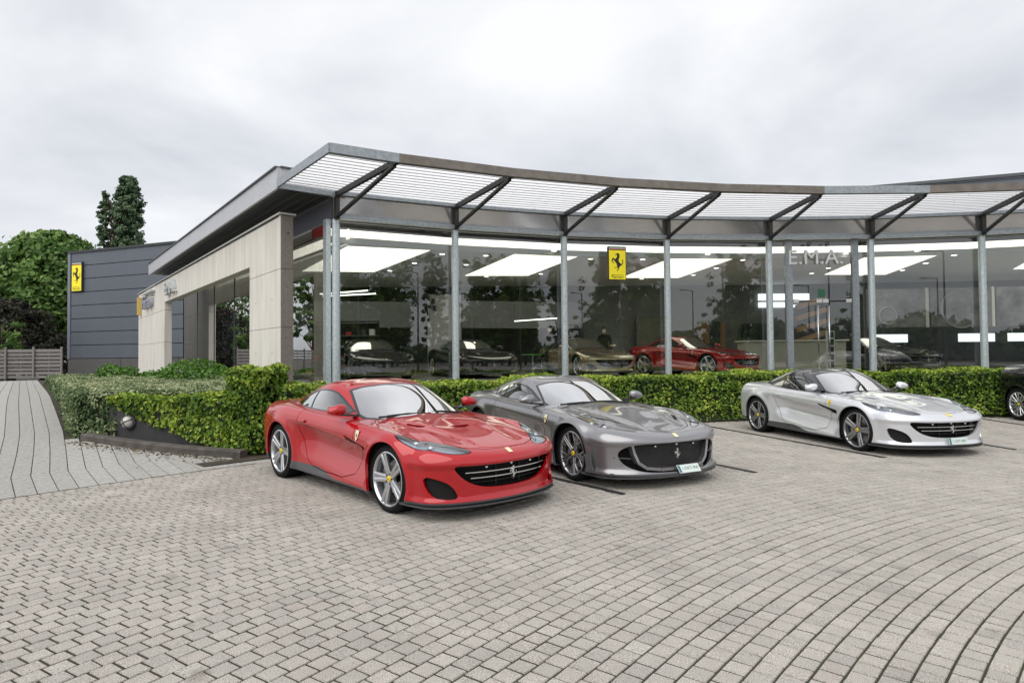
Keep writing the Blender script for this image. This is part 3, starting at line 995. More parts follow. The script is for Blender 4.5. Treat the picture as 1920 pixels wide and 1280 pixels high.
# floor slab, plinth
mb = MB()
front = [inset(i, -.25) for i in range(nb)]
back = [(26, 33), (2, 36), (-17, 37)]
sidep = [wall_pt(24.5, .0), wall_pt(0, -.25)]
poly = [tuple(p) for p in front] + [(30, 20), (30, 33)] + back[1:2] + [tuple(sidep[0])] + [tuple(sidep[1])]
mb.prism(poly, .30, FLOOR_Z)
mb.build('floor_slab', M_FLOOR, show)
# glass panes, one per bay, standing a little in front of the columns
for i in range(nb - 1):
    if i == 4: continue                       # entrance bay is built below
    a, b = inset(i, .14), inset(i + 1, .14)
    d = (b - a) / np.linalg.norm(b - a)
    mb = MB(); mb.bar(xyz(a + d * .008, (FLOOR_Z + TRANSOM_Z) / 2), xyz(b - d * .008, (FLOOR_Z + TRANSOM_Z) / 2), .012, TRANSOM_Z - FLOOR_Z - .04)
    mb.build('glass_pane', M_GLASS, show)
# columns
for i in range(nb):
    c = inset(i, .0)
    mb = MB()
    mb.lathe([(.098, FLOOR_Z), (.098, TRANSOM_Z)], 24, axis='Z', c=(c[0], c[1], 0))
    mb.lathe([(.15, FLOOR_Z), (.15, FLOOR_Z + .02), (.098, FLOOR_Z + .021)], 24, axis='Z', c=(c[0], c[1], 0))
    if i == 0:
        c2 = wall_pt(.15, -.10); mb.box((c2[0] - .06, c2[1] - .05, (FLOOR_Z + TRANSOM_Z) / 2), (.12, .20, TRANSOM_Z - FLOOR_Z), rz=R(38))
    mb.build('column', M_GALV2, show, auto=40)
# transom beam, metal band above it, per bay
for i in range(nb - 1):
    a, b = inset(i, -.06), inset(i + 1, -.06)
    mb = MB(); mb.bar(xyz(a, TRANSOM_Z + .05), xyz(b, TRANSOM_Z + .05), .16, .10); mb.build('transom', M_GALV, show)
    mb = MB(); a, b = inset(i, -.02), inset(i + 1, -.02)
    d = (b - a) / np.linalg.norm(b - a); nrm_ = np.array([d[1], -d[0]])
    n = 13; vs = []; h0, h1 = TRANSOM_Z + .10, BAND_Z - .04
    for k in range(n * 2):
        z = h0 + (h1 - h0) * (k // 2 + (k % 2) * .86) / n
        o = .012 if k % 4 in (1, 2) else 0
        o = .014 * (k % 2)
        for p in (a, b): q = p + nrm_ * o; vs.append(xyz(q, z))
    mb.add(vs, [(2 * k, 2 * k + 1, 2 * k + 3, 2 * k + 2) for k in range(2 * n - 1)])
    mb.build('band_panel', M_BAND, show)
    mb = MB(); a, b = inset(i, -.10), inset(i + 1, -.10); mb.bar(xyz(a, BAND_Z), xyz(b, BAND_Z), .22, .09); mb.build('top_beam', M_GALV, show)
# canopy: fascia per bay, brackets at every column, louvre blades between brackets
for j in range(len(Q_CAN) - 1):
    a, b = np.array(Q_CAN[j]), np.array(Q_CAN[j + 1])
    m_ = M_GALV if j in (0, 5) else M_BRONZE
    if j == 7: m_ = M_GALV
    mb = MB(); mb.bar(xyz(a, CAN_Z - .095), xyz(b, CAN_Z - .095), .05, .19)
    d = (b - a) / np.linalg.norm(b - a); inn = np.array([-d[1], d[0]])
    mb.bar(xyz(a + inn * .07, CAN_Z - .18), xyz(b + inn * .07, CAN_Z - .18), .12, .012)
    mb.build('fascia', m_, show)
side_edge = [np.array(Q_CAN[0]), wall_pt(-.05, -1.44), wall_pt(18.8, -1.44)]
mb = MB(); mb.bar(xyz(side_edge[0], CAN_Z - .095), xyz(side_edge[1], CAN_Z - .095), .05, .19); mb.build('fascia', M_GALV, show)
def bracket(i):
    root_, tip = inset(i, -.14), np.array(Q_CAN[i + 1])
    d = (tip - root_) / np.linalg.norm(tip - root_)
    tip = tip - d * .04
    mb = MB()
    zb = CAN_Z - .13
    mb.bar(xyz(root_, BAND_Z - .02), xyz(tip, zb), .09, .12)                        # top chord
    mb.bar(xyz(root_ + d * .04, TRANSOM_Z + .05), xyz(tip - d * .15, zb - .07), .085, .06)   # diagonal
    mb.bar(xyz(root_ - d * .0, TRANSOM_Z - .02), xyz(root_ - d * .0, BAND_Z + .05), .10, .12, up=(d[0], d[1], 0))
    o = mb.build('bracket', M_STEELD, show)
    return o
for i in range(nb - 1): bracket(i)
def sheet_material():
    m = bpy.data.materials.new('canopy_sheet'); m.use_nodes = True
    N, L = m.node_tree.nodes, m.node_tree.links
    b = N['Principled BSDF']; b.inputs['Base Color'].default_value = (.80, .80, .81, 1); b.inputs['Roughness'].default_value = .5
    geo = N.new('ShaderNodeNewGeometry'); nz = N.new('ShaderNodeTexNoise'); nz.inputs['Scale'].default_value = 5; nz.inputs['Detail'].default_value = 9; nz.inputs['Roughness'].default_value = .8
    L.new(geo.outputs['Position'], nz.inputs['Vector'])
    rp = N.new('ShaderNodeValToRGB'); e = rp.color_ramp.elements
    e[0].position = .27; e[0].color = (.30, .29, .28, 1); e[1].position = .42; e[1].color = (.93, .93, .94, 1)
    L.new(nz.outputs['Fac'], rp.inputs['Fac'])
    tr = N.new('ShaderNodeBsdfTranslucent'); L.new(rp.outputs['Color'], tr.inputs['Color'])
    mx = N.new('ShaderNodeMixShader'); mx.inputs[0].default_value = .80
    L.new(b.outputs[0], mx.inputs[1]); L.new(tr.outputs[0], mx.inputs[2]); L.new(mx.outputs[0], N['Material Output'].inputs[0])
    return m
M_SHEET = sheet_material()
M_FOLD_SHADE = mat('sheet_rib', (.16, .16, .165), .5, .3)  # dark lines added for the shading in the folds of the sheet
NBL = 14
def corrugated(name, A0, A1, B0, B1):
    """ribbed translucent sheet between rafter A0->A1 and rafter B0->B1 (plan points, wall end first)"""
    mb = MB()
    prof = []
    for k in range(NBL):
        for f_, dz in ((0, 0), (.05, .018), (.50, .022), (.95, .003)):
            prof.append(((k + f_) / NBL, dz))
    prof.append((1.0, 0))
    vs = []
    for t, dz in prof:
        zz = BAND_Z + .06 + (CAN_Z - .10 - BAND_Z - .06) * t + dz
        vs += [xyz(A0 + (A1 - A0) * t, zz), xyz(B0 + (B1 - B0) * t, zz)]
    mb.add(vs, [(2 * k, 2 * k + 1, 2 * k + 3, 2 * k + 2) for k in range(len(prof) - 1)])
    o = mb.build(name, M_SHEET, show)
    rb = MB()
    for k in range(1, NBL):
        t = k / NBL; zz = BAND_Z + .055 + (CAN_Z - .10 - BAND_Z - .06) * t
        rb.bar(xyz(A0 + (A1 - A0) * t, zz), xyz(B0 + (B1 - B0) * t, zz), .010, .010)
    rb.build('fold_shade_lines', M_FOLD_SHADE, o)
    return o
for i in range(0, nb - 2):
    corrugated('canopy_sheet', inset(i, -.16), np.array(Q_CAN[i + 1]), inset(i + 1, -.16), np.array(Q_CAN[i + 2]))
corrugated('canopy_sheet', side_edge[1] + NRM * .03, side_edge[0] + NRM * .03, inset(0, -.16), np.array(Q_CAN[1]))
mb = MB(); mb.bar(xyz(side_edge[1], BAND_Z - .02), xyz(inset(0, -.12), BAND_Z - .02), .08, .12); mb.build('top_beam', M_GALV, show)
# side roof: parapet, dark ribbed soffit
mb = MB()
a, b = wall_pt(-.05, -1.44), wall_pt(18.8, -1.44)
mb.bar(xyz(a, 5.83), xyz(b, 5.83), .06, .50)
mb.bar(xyz(wall_pt(-.05, -1.41), 5.83), xyz(wall_pt(-.05, 1.0), 5.83), .05, .50)
mb.bar(xyz(wall_pt(18.8, -1.41), 5.83), xyz(wall_pt(18.8, 1.0), 5.83), .05, .50)
mb.build('parapet', mat('parapet_sheet', (.50, .50, .53), .45, .3, var=.06, vscale=3), show)
mb = MB(); mb.bar(xyz(a - NRM * .02, 6.09), xyz(b - NRM * .02, 6.09), .12, .035); mb.bar(xyz(wall_pt(-.07, -1.4), 6.092), xyz(wall_pt(-.07, .8), 6.092), .12, .035); mb.build('coping', M_FRAME, show)
M_SOFF = mat('soffit_dark', (.040, .038, .038), .5, .3)
for k in range(11):
    bb = -1.36 + k * .13
    mb = MB(); mb.bar(xyz(wall_pt(0.0, bb), 5.60 + .012 * (k % 2)), xyz(wall_pt(18.7, bb), 5.60 + .012 * (k % 2)), .115, .03)
    mb.build('soffit_plank', M_SOFF, show)
# flat roof over everything
mb = MB()
poly = [tuple(inset(i, .0)) for i in range(nb)] + [(30, 20), (30, 33), (2, 36), tuple(wall_pt(19, .0)), tuple(wall_pt(0, 0))]
mb.prism(poly, 5.62, 5.72)
mb.build('roof', mat('roof_membrane', (.18, .18, .18), .9), show)
# side glazing and its band along the side wall
for k in range(6):
    a, b = wall_pt(.22 + k * 3.05, -.02), wall_pt(.22 + (k + 1) * 3.05 - .02, -.02)
    mb = MB(); mb.bar(xyz(a, (FLOOR_Z + TRANSOM_Z) / 2 - .1), xyz(b, (FLOOR_Z + TRANSOM_Z) / 2 - .1), .012, TRANSOM_Z - FLOOR_Z - .2); mb.build('glass_pane', M_GLASS, show)
    mb = MB(); mb.box((*(wall_pt(.20 + (k + 1) * 3.05, -.02)), (FLOOR_Z + TRANSOM_Z) / 2), (.03, .05, TRANSOM_Z - FLOOR_Z - .05), rz=math.atan2(DIR[1], DIR[0])); mb.build('mullion', M_FRAME, show)
mb = MB(); mb.bar(xyz(wall_pt(.1, -.06), 5.30), xyz(wall_pt(18.6, -.06), 5.30), .05, .54); mb.build('band_panel', mat('band_blue', (.17, .175, .215), .35, .4), show)
mb = MB(); mb.bar(xyz(wall_pt(.1, -.08), 5.02), xyz(wall_pt(18.6, -.08), 5.02), .06, .04); mb.bar(xyz(wall_pt(.1, -.08), 5.58), xyz(wall_pt(18.6, -.08), 5.58), .06, .05); mb.build('top_beam', M_GALV, show)
mb = MB(); mb.bar(xyz(wall_pt(8.0, .04), 3.45), xyz(wall_pt(13.2, .04), 3.45), .03, .34); mb.build('red_stripe', mat('stripe_red', (.34, .012, .02), .4), show)
mb = MB(); mb.bar(xyz(wall_pt(.75, -.06), 4.93), xyz(wall_pt(1.45, -.06), 4.93), .03, .30); mb.build('red_stripe', mat('stripe_red', (.34, .012, .02), .4), show)

# entrance in bay 4: two dark posts, glass leaves, bar handles
a, b = inset(4, .14), inset(5, .14)
d4 = (b - a) / np.linalg.norm(b - a); n4 = np.array([d4[1], -d4[0]]); L4 = float(np.linalg.norm(b - a))
def e4(t, o=0): return a + d4 * t + n4 * o
t0, t1 = L4 * .215, L4 * .865
for t_ in (t0, t1):
    mb = MB(); mb.box((*e4(t_, .02), (FLOOR_Z + TRANSOM_Z) / 2), (.16, .10, TRANSOM_Z - FLOOR_Z), rz=math.atan2(d4[1], d4[0])); 
    mb.box((*e4(t_ - .10, .02), (FLOOR_Z + TRANSOM_Z) / 2), (.03, .10, TRANSOM_Z - FLOOR_Z), rz=math.atan2(d4[1], d4[0]))
    mb.build('door_post', M_GALV, show)
for (ta, tb) in ((0.01, t0 - .13), (t1 + .09, L4 - .01)):
    mb = MB(); mb.bar(xyz(e4(ta), (FLOOR_Z + TRANSOM_Z) / 2), xyz(e4(tb), (FLOOR_Z + TRANSOM_Z) / 2), .012, TRANSOM_Z - FLOOR_Z - .04); mb.build('glass_pane', M_GLASS, show)
mb = MB(); mb.bar(xyz(e4(t0 + .09), 4.11), xyz(e4(t1 - .13), 4.11), .012, 1.82); mb.build('glass_pane', M_GLASS, show)
tm = (t0 + t1) / 2 - .02
M_INOX = mat('brushed_steel', (.62, .63, .64), .25, 1.0)
for (ta, tb, hs) in ((t0 + .09, tm - .006, 1), (tm + .006, t1 - .13, -1)):
    mb = MB(); mb.bar(xyz(e4(ta), 2.05), xyz(e4(tb), 2.05), .012, 2.22); dl = mb.build('door_leaf', M_GLASS, show)
    th = tb - .16 if hs > 0 else ta + .16
    mb = MB(); mb.tube([xyz(e4(th, .09), 1.15), xyz(e4(th, .09), 3.05)], .022, 12)
    for zz in (1.3, 2.9): mb.tube([xyz(e4(th, .0), zz), xyz(e4(th, .09), zz)], .012, 8)
    mb.build('door_handle', M_INOX, dl, smooth=True)
    for te in (ta + .10, tb - .08):
        mb = MB(); mb.cbox((*e4(te, .012), 3.19), (.17, .04, .11), .006, rz=math.atan2(d4[1], d4[0])); mb.build('patch_fitting', mat('fitting_light', (.68, .68, .66), .35, .4), dl)
mb = MB(); mb.box((*e4(tm, .009), 3.42), (.20, .004, .26), rz=math.atan2(d4[1], d4[0])); mb.build('door_sticker', mat('sticker_green', (.02, .13, .07), .5), show)
# door lettering on the glass over the entrance
rz4 = math.atan2(d4[1], d4[0])
M_LETTER = mat('letter_white', (.86, .87, .88), .35)
lt = text_obj('sign_letters', 'E.M.A.', .62, M_LETTER, Matrix.Translation((*e4(t0 + .78, .05), 4.50)) @ Matrix.Rotation(rz4, 4, 'Z') @ Matrix.Rotation(math.pi / 2, 4, 'X'), show, .035, space=1.05)
for dt in (-.20, .34):
    mb = MB(); mb.lathe([(0, .10), (.06, .10), (.07, .07), (.055, .0), (.03, -.04)], 16, axis='Z', c=(0, 0, 0)); o = mb.build('spotlight', M_LAMPM, show, smooth=True)
    o.matrix_local = Matrix.Translation((*e4(t0 + .72 + dt, .16), 4.87)) @ Matrix.Rotation(R(70), 4, 'X')

# ceiling with the bright cove along the glass, recessed light fields and downlights
CEIL_Z = 4.72
mb = MB()
poly = [tuple(inset(i, .95)) for i in range(nb)] + [(29, 21), (29, 32), (2, 35), tuple(wall_pt(18.4, .9)), tuple(wall_pt(1.2, .95))]
mb.prism(poly, CEIL_Z, CEIL_Z + .06)
mb.build('ceiling', M_CEIL, show)
M_COVE = mat('cove_light', (.9, .88, .82), .8, emit=(1, .93, .80), estr=1.25)
for i in range(nb - 1):
    mb = MB(); a_, b_ = inset(i, .97), inset(i + 1, .97); mb.bar(xyz(a_, 4.90), xyz(b_, 4.90), .02, .20); mb.build('cove_strip', M_COVE, show)
    mb = MB(); a_, b_ = inset(i, .90), inset(i + 1, .90); mb.bar(xyz(a_, 4.70), xyz(b_, 4.70), .12, .16); mb.build('cove_ledge', M_WHITE, show)
mb = MB(); mb.bar(xyz(wall_pt(.6, .6), 4.85), xyz(wall_pt(17.0, .6), 4.85), .02, .26); mb.build('cove_strip', M_COVE, show)
def ray_z(u, v, z):
    x, y = u - 960, v - 640; c, s = math.cos(-ROLL), math.sin(-ROLL); x, y = c * x - s * y, s * x + c * y
    cp, sp_ = math.cos(PITCH), math.sin(PITCH); d = (x / FPX, cp + sp_ * y / FPX, sp_ - cp * y / FPX)
    t = (z - CAM_H) / d[2]; return np.array([d[0] * t, d[1] * t])
M_FIELD = mat('light_field', (.9, .88, .8), .8, emit=(1, .93, .79), estr=1.15)
for fld in ([(566, 509), (652, 462), (806, 470), (702, 510)], [(872, 517), (965, 477), (1086, 480), (990, 517)],
            [(1165, 521), (1262, 483), (1373, 486), (1272, 521)], [(1546, 515), (1634, 478), (1765, 476), (1660, 515)], [(1900, 505), (1960, 472), (2100, 466), (2040, 500)]):
    pts = [ray_z(u, v, CEIL_Z - .012) for u, v in fld]
    sp4 = smooth_poly([tuple(p) for p in pts], 3)
    mb = MB(); mb.add([(x, y, CEIL_Z - .012) for x, y in pts] + [(x, y, CEIL_Z) for x, y in pts], [(0, 1, 2, 3), (0, 4, 5, 1), (1, 5, 6, 2), (2, 6, 7, 3), (3, 7, 4, 0)])
    mb.build('light_field', M_FIELD, show)
M_DOWN = mat('downlight', (.9, .9, .85), .8, emit=(1, .95, .85), estr=2.5)
for (u, v) in [(754, 459), (829, 477), (777, 494), (731, 508), (911, 480), (874, 497), (912, 519), (1014, 514), (1039, 471), (1107, 486), (1158, 478),
               (1205, 487), (1327, 477), (1393, 488), (1343, 503), (1300, 516), (1203, 523), (1553, 503), (1586, 476), (1655, 491), (1614, 516), (1720, 471), (1736, 494), (1692, 507), (1789, 479), (1522, 513)]:
    p = ray_z(u, v, CEIL_Z - .01)
    mb = MB(); mb.lathe([(0, 0), (.07, 0), (.085, .008)], 14, axis='Z', c=(p[0], p[1], CEIL_Z - .010)); mb.build('downlight', M_DOWN, show)
# back walls
M_BACK = mat('back_wall_paint', (.20, .205, .205), .85, var=.04, vscale=2)
M_DARKW = mat('dark_wall', (.018, .017, .016), .7)
def wall_box(name, x0, y0, x1, y1, z0, z1, m, th=.12):
    mb = MB(); mb.bar((x0, y0, (z0 + z1) / 2), (x1, y1, (z0 + z1) / 2), th, z1 - z0); return mb.build(name, m, show)
wall_box('back_wall', -12, 27.5, 3.2, 28.0, FLOOR_Z, CEIL_Z, M_DARKW)
wall_box('back_wall', 3.2, 28.2, 12.5, 28.2, FLOOR_Z, CEIL_Z, M_BACK)
wall_box('back_wall', 12.5, 28.2, 29, 26.5, FLOOR_Z, CEIL_Z, mat('back_wall_grey', (.10, .10, .105), .85))
wall_box('bulkhead', -9.0, 23.6, -3.9, 24.4, 2.75, 3.75, M_BACK); wall_box('bulkhead', -2.0, 25.2, 3.0, 26.6, 2.75, 3.85, M_BACK)
wall_box('screen_wall', -3.1, 23.0, -1.9, 23.3, FLOOR_Z, 3.9, mat('screen_wall_paint', (.42, .41, .39), .8), .1)
wall_box('screen_wall', 5.5, 27.6, 8.2, 27.7, FLOOR_Z, 3.3, mat('screen_wall_olive', (.15, .15, .12), .8), .1)
wall_box('screen_wall', 8.2, 27.5, 9.4, 27.5, FLOOR_Z, 3.0, mat('wood_amber', (.22, .12, .04), .5), .1)
wall_box('partition', 12.6, 26.6, 16.8, 26.2, FLOOR_Z, 2.1, mat('partition_dark', (.03, .03, .032), .6), .1)
# stepped cloud of small dark picture frames on the pale wall
for (u, v) in [(784, 560), (793, 551), (803, 557), (812, 564), (821, 548), (806, 572), (790, 578), (783, 590), (795, 592), (803, 600), (785, 606), (793, 618), (784, 628), (815, 577), (800, 588)]:
    x_ = (u - 960) / FPX * 22.95; z_ = CAM_H + (669 - v) / FPX * 22.95
    mb = MB(); mb.cbox((x_, 22.90 + (x_ + 3.1) * .25, z_), (.12, .05, .19), .006); mb.build('picture_frame', M_DARKW, show)
# tall banner and wall screen
mb = MB(); mb.cbox((8.2, 25.2, 2.25), (.42, .05, 1.35), .01); mb.build('banner', mat('banner_black', (.012, .013, .013), .4), show)
mb = MB(); mb.cbox((11.0, 27.9, 2.55), (1.4, .06, .82), .01); mb.build('wall_screen', mat('screen_black', (.01, .01, .012), .15), show)
em = MB(); ngon_plate(em, HORSE, .62, .02, Matrix.Translation((6.7, 27.55, 2.25)) @ Matrix.Rotation(math.pi / 2, 4, 'X')); em.build('wall_emblem', M_DARKW, show)
# black-and-white photo murals on the right
M_MUR = mat('mural_print', (.030, .030, .032), .6, base2=(.30, .30, .31), vscale=1.4, detail=8)
for k in range(5):
    x0 = 14.0 + k * 2.35; y0 = 24.6 - k * .28
    mb = MB(); mb.bar((x0, y0, 3.35), (x0 + 2.2, y0 - .26, 3.35), .05, 1.5); mb.build('mural', M_MUR, show)
    mb = MB(); mb.bar((x0 + 2.20, y0 - .30, 2.58), (x0 + 2.20, y0 - .30, 4.12), .10, .06, up=(0, 1, 0)); mb.build('mural_batten', M_WHITE, show)
# rims of the classic-car print: pale rings in front of the mural
for (cx, cz, rr) in ((14.75, 3.05, .34), (17.4, 3.3, .75)):
    mb = MB(); yy = 24.6 - (cx - 14) * .12 - .05
    mb.tube([(cx + rr * math.cos(2 * math.pi * i / 28), yy, cz + rr * math.sin(2 * math.pi * i / 28)) for i in range(29)], .03, 6); mb.build('mural_ring', mat('mural_pale', (.34, .34, .35), .6), show)
# bright windows at the back
M_DAY = mat('rear_daylight', (.8, .82, .84), .8, emit=(.92, .97, 1.0), estr=.9)
for (x0, x1, z0, z1) in ((11.1, 12.3, 4.0, 4.30), (12.45, 13.4, 4.0, 4.30), (11.1, 12.3, 3.68, 3.92), (12.5, 13.2, 3.68, 3.80)):
    mb = MB(); mb.box(((x0 + x1) / 2, 28.05, (z0 + z1) / 2), (x1 - x0, .04, z1 - z0)); mb.build('rear_window', M_DAY, show)
for (x0, x1) in ((15.2, 16.6), (18.5, 20.0), (20.4, 21.8)):
    mb = MB(); mb.box(((x0 + x1) / 2, 26.2 - (x0 - 15) * .1, 2.2), (x1 - x0, .04, .34)); mb.build('rear_window', M_DAY, show)
# slanted timber-coloured fins behind the entrance
M_FIN = mat('fin_timber', (.30, .16, .08), .5, var=.2, vscale=4)
for k in range(6):
    mb = MB(); mb.bar((10.5, 23.0, 1.2 + k * .42), (11.7, 23.2, 1.55 + k * .42), .12, .16); mb.build('timber_fin', M_FIN, show)
# higher roof volume on the right
mb = MB()
up = [(12.2, 26.6), (15.1, 25.6), (19.7, 24.0), (32, 19.7), (32, 34), (14, 34)]
mb.prism(up, 5.7, 8.35); mb.build('upper_roof', mat('upper_cladding', (.17, .19, .22), .5, .2), show)
mb = MB(); mb.bar((12.2, 26.55, 8.42), (32, 19.62, 8.42), .2, .12); mb.build('coping', M_FRAME, show)

# desk and totem inside (things of their own)
dk = new_empty('reception_desk', (10.1, 22.6, FLOOR_Z)); tag(dk, 'long pale reception desk standing inside the showroom beside the red car', 'desk')
mb = MB(); mb.cbox((0, 0, .55), (3.6, .8, 1.1), .03); mb.build('desk_body', mat('desk_laminate', (.42, .40, .33), .4), dk)
mb = MB(); mb.cbox((0, 0, 1.13), (3.75, .95, .06), .02); mb.build('desk_top', mat('desk_top', (.55, .53, .45), .3), dk)
to = new_empty('price_totem', (10.35, 20.3, FLOOR_Z)); tag(to, 'narrow display stand with a black strip just inside the entrance', 'display stand')
mb = MB(); mb.cbox((0, 0, .70), (.26, .10, 1.40), .015); mb.build('stand', mat('totem_white', (.55, .57, .55), .4), to)
mb = MB()
for k in range(5): mb.cbox((0, -.056, .32 + k * .24), (.18, .012, .19), .004)
mb.build('screen_strip', M_DARKW, to)

sh_ = new_empty('shelf_unit', (-6.1, 22.4, FLOOR_Z)); tag(sh_, 'dark shelf unit with small red boxes inside behind the first pane', 'shelf')
mb = MB(); mb.box((0, .2, 1.0), (2.6, .04, 2.0)); mb.build('back_board', M_DARKW, sh_)
for k in range(5):
    mb = MB(); mb.box((0, 0, .1 + k * .45), (2.6, .36, .03)); mb.build('shelf_board', mat('shelf_grey', (.10, .10, .10), .5), sh_)
for k in range(4):
    for j in range(9):
        if random.random() < .75:
            hgt = random.uniform(.12, .3); mb = MB(); mb.cbox((-1.15 + j * .28, -.02, .116 + k * .45 + hgt / 2), (.18, .2, hgt), .006)
            mb.build('box', random.choice([mat('goods_red', (.35, .02, .02), .5), mat('goods_black', (.03, .03, .03), .5), mat('goods_white', (.5, .5, .48), .5)]), sh_)
tb = new_empty('round_table', (.75, 22.6, FLOOR_Z)); tag(tb, 'small round table with a green top inside behind the second pane', 'table')
mb = MB(); mb.lathe([(0, .74), (.42, .74), (.43, .72), (.42, .70), (0, .70)], 28, axis='Z'); mb.build('table_top', mat('table_green', (.10, .30, .08), .4), tb, auto=40)
mb = MB(); mb.lathe([(.04, .70), (.04, .04), (.22, .02), (.23, 0)], 20, axis='Z'); mb.build('table_leg', M_INOX, tb, auto=40)
M_LINE = mat('line_light', (.9, .9, .85), .8, emit=(1, .97, .9), estr=2.0)
for (u0, v0, u1, v1, yy) in ((600, 549, 690, 543, 20.5), (605, 553, 705, 549, 21.5), (965, 603, 1045, 598, 24.0)):
    p0 = ((u0 - 960) / FPX * yy, yy, CAM_H + (669 - v0) / FPX * yy); p1 = ((u1 - 960) / FPX * yy, yy, CAM_H + (669 - v1) / FPX * yy)
    ll = new_empty('pendant_light'); tag(ll, 'thin straight pendant light under the ceiling at %s' % {600: 'the corner glazing', 605: 'the corner glazing, the rear one', 965: 'the second pane'}[u0], 'light')
    mb = MB(); mb.bar(p0, p1, .05, .035); mb.build('light_bar', M_LINE, ll)
    mb = MB()
    for q in (p0, p1): mb.tube([q, (q[0], q[1], CEIL_Z)], .004, 5)
    mb.build('cable', M_DARKW, ll)

# two people in dark clothes standing inside
M_CLOTH = mat('cloth_black', (.012, .012, .014), .85); M_SKIN = mat('skin', (.50, .33, .25), .55); M_HAIR = mat('hair_dark', (.02, .014, .01), .6); M_MASK = mat('mask_white', (.75, .76, .77), .7)
def person(label, x, y, rz):
    J_ = [(0, 0, .95), (0, 0, 1.12), (0, .01, 1.34), (0, 0, 1.46), (0, -.02, 1.53), (0, -.03, 1.60), (0, -.02, 1.70),
          (.19, 0, 1.40), (.25, .02, 1.12), (.24, -.10, .90), (.235, -.14, .80), (-.19, 0, 1.40), (-.25, .02, 1.12), (-.22, -.12, .92), (-.21, -.17, .83),
          (.10, 0, .88), (.11, -.01, .48), (.115, .02, .09), (.12, -.14, .035), (-.10, 0, .88), (-.11, -.03, .48), (-.115, -.02, .09), (-.12, -.18, .035)]
    E_ = [(0, 1), (1, 2), (2, 3), (3, 4), (4, 5), (5, 6), (2, 7), (7, 8), (8, 9), (9, 10), (2, 11), (11, 12), (12, 13), (13, 14), (0, 15), (15, 16), (16, 17), (17, 18), (0, 19), (19, 20), (20, 21), (21, 22)]
    r_ = [.15, .145, .16, .075, .06, .095, .085, .07, .05, .038, .042, .07, .05, .038, .042, .095, .065, .05, .045, .095, .065, .05, .045]
    me = bpy.data.meshes.new('person'); me.from_pydata(J_, E_, [])
    o = bpy.data.objects.new('person', me); COL.objects.link(o)
    sk = o.modifiers.new('s', 'SKIN'); sb = o.modifiers.new('d', 'SUBSURF'); sb.levels = sb.render_levels = 2
    for i, v in enumerate(me.skin_vertices[0].data): v.radius = (r_[i] * 1.0, r_[i] * (.8 if i < 3 else 1.0)); v.use_root = i == 0
    me2 = bpy.data.meshes.new_from_object(o.evaluated_get(bpy.context.evaluated_depsgraph_get()))
    bpy.data.objects.remove(o)
    me2.materials.clear()
    for m_ in (M_CLOTH, M_SKIN): me2.materials.append(m_)
    for p in me2.polygons:
        c = p.center; p.use_smooth = True
        p.material_index = 1 if c.z > 1.49 or (c.z < .87 and abs(c.x) > .19 and c.z > .7) else 0
    pe = link('person', me2, None, (x, y, FLOOR_Z), (0, 0, rz)); tag(pe, label, 'person')
    mb = MB()
    vs, fs = [], []
    for i in range(7):
        for j in range(14):
            t_, u_ = math.pi / 2 * i / 6, 2 * math.pi * j / 14
            vs.append((.098 * math.cos(t_) * math.cos(u_), .012 + .105 * math.cos(t_) * math.sin(u_), 1.655 + .125 * math.sin(t_) - (.06 if math.sin(u_) > .2 and i == 0 else 0)))
    fs = [(i * 14 + j, i * 14 + (j + 1) % 14, (i + 1) * 14 + (j + 1) % 14, (i + 1) * 14 + j) for i in range(6) for j in range(14)]
    mb.add(vs, fs); mb.build('hair', M_HAIR, pe, smooth=True)
    mb = MB(); mb.lathe([(0, -.012), (.045, 0), (.06, .03)], 14, axis='Y', c=(0, -.122, 1.575)); mb.build('face_mask', M_MASK, pe, smooth=True)
    for s_ in (-1, 1):
        mb = MB(); mb.lathe([(0, -.004), (.012, 0), (.013, .01)], 10, axis='Y', c=(s_ * .034, -.108, 1.645)); mb.build('eye', M_HAIR, pe, smooth=True)
person('person in dark clothes standing inside behind the second pane, left of the column', (1030 - 960) / FPX * 22.3, 22.3, .3)
person('person in dark clothes standing inside behind the third pane near the champagne car', (1133 - 960) / FPX * 23.5, 23.5, -.2)

# illuminated emblem sign behind the third pane
def emblem_sign(name, w, h, label, M):
    root_ = new_empty(name); root_.matrix_world = M
    tag(root_, label, 'sign')
    mb = MB(); mb.cbox((0, .03, 0), (w, .10, h), .012); mb.build('sign_box', mat('sign_case', (.03, .04, .035), .5), root_)
    yel = mat('sign_yellow', (.86, .72, .01), .35, emit=(1, .82, .02), estr=.12)
    mb = MB(); mb.box((0, -.024, -.045 * h), (w * .90, .006, h * .86)); mb.build('sign_face', yel, root_)
    for k, c in enumerate(((.01, .16, .06), (.72, .72, .70), (.45, .02, .02))):
        mb = MB(); mb.box((0, -.024, h * (.470 - .028 * k)), (w * .90, .006, h * .026)); mb.build('sign_stripe', mat('stripe_%d' % k, c, .5), root_)
    mb = MB(); ngon_plate(mb, HORSE, h * .56, .004, Matrix.Translation((0, -.028, .035 * h)) @ Matrix.Rotation(math.pi / 2, 4, 'X')); mb.build('sign_emblem', mat('sign_black', (.02, .018, .01), .5), root_)
    Mt = Matrix.Translation((0, -.030, -.405 * h)) @ Matrix.Rotation(math.pi / 2, 4, 'X')
    text_obj('sign_text', 'Ferrari', h * .135, mat('sign_black', (.02, .018, .01), .5), Mt, root_, .002)
    mb = MB(); mb.box((-w * .02, -.029, -.348 * h), (w * .62, .004, h * .010)); mb.build('sign_bar', mat('sign_black', (.02, .018, .01), .5), root_)
    return root_
sg = np.array(P_COL[2]) + (np.array(P_COL[3]) - np.array(P_COL[2])) * .46
bay = np.array(P_COL[3]) - np.array(P_COL[2])
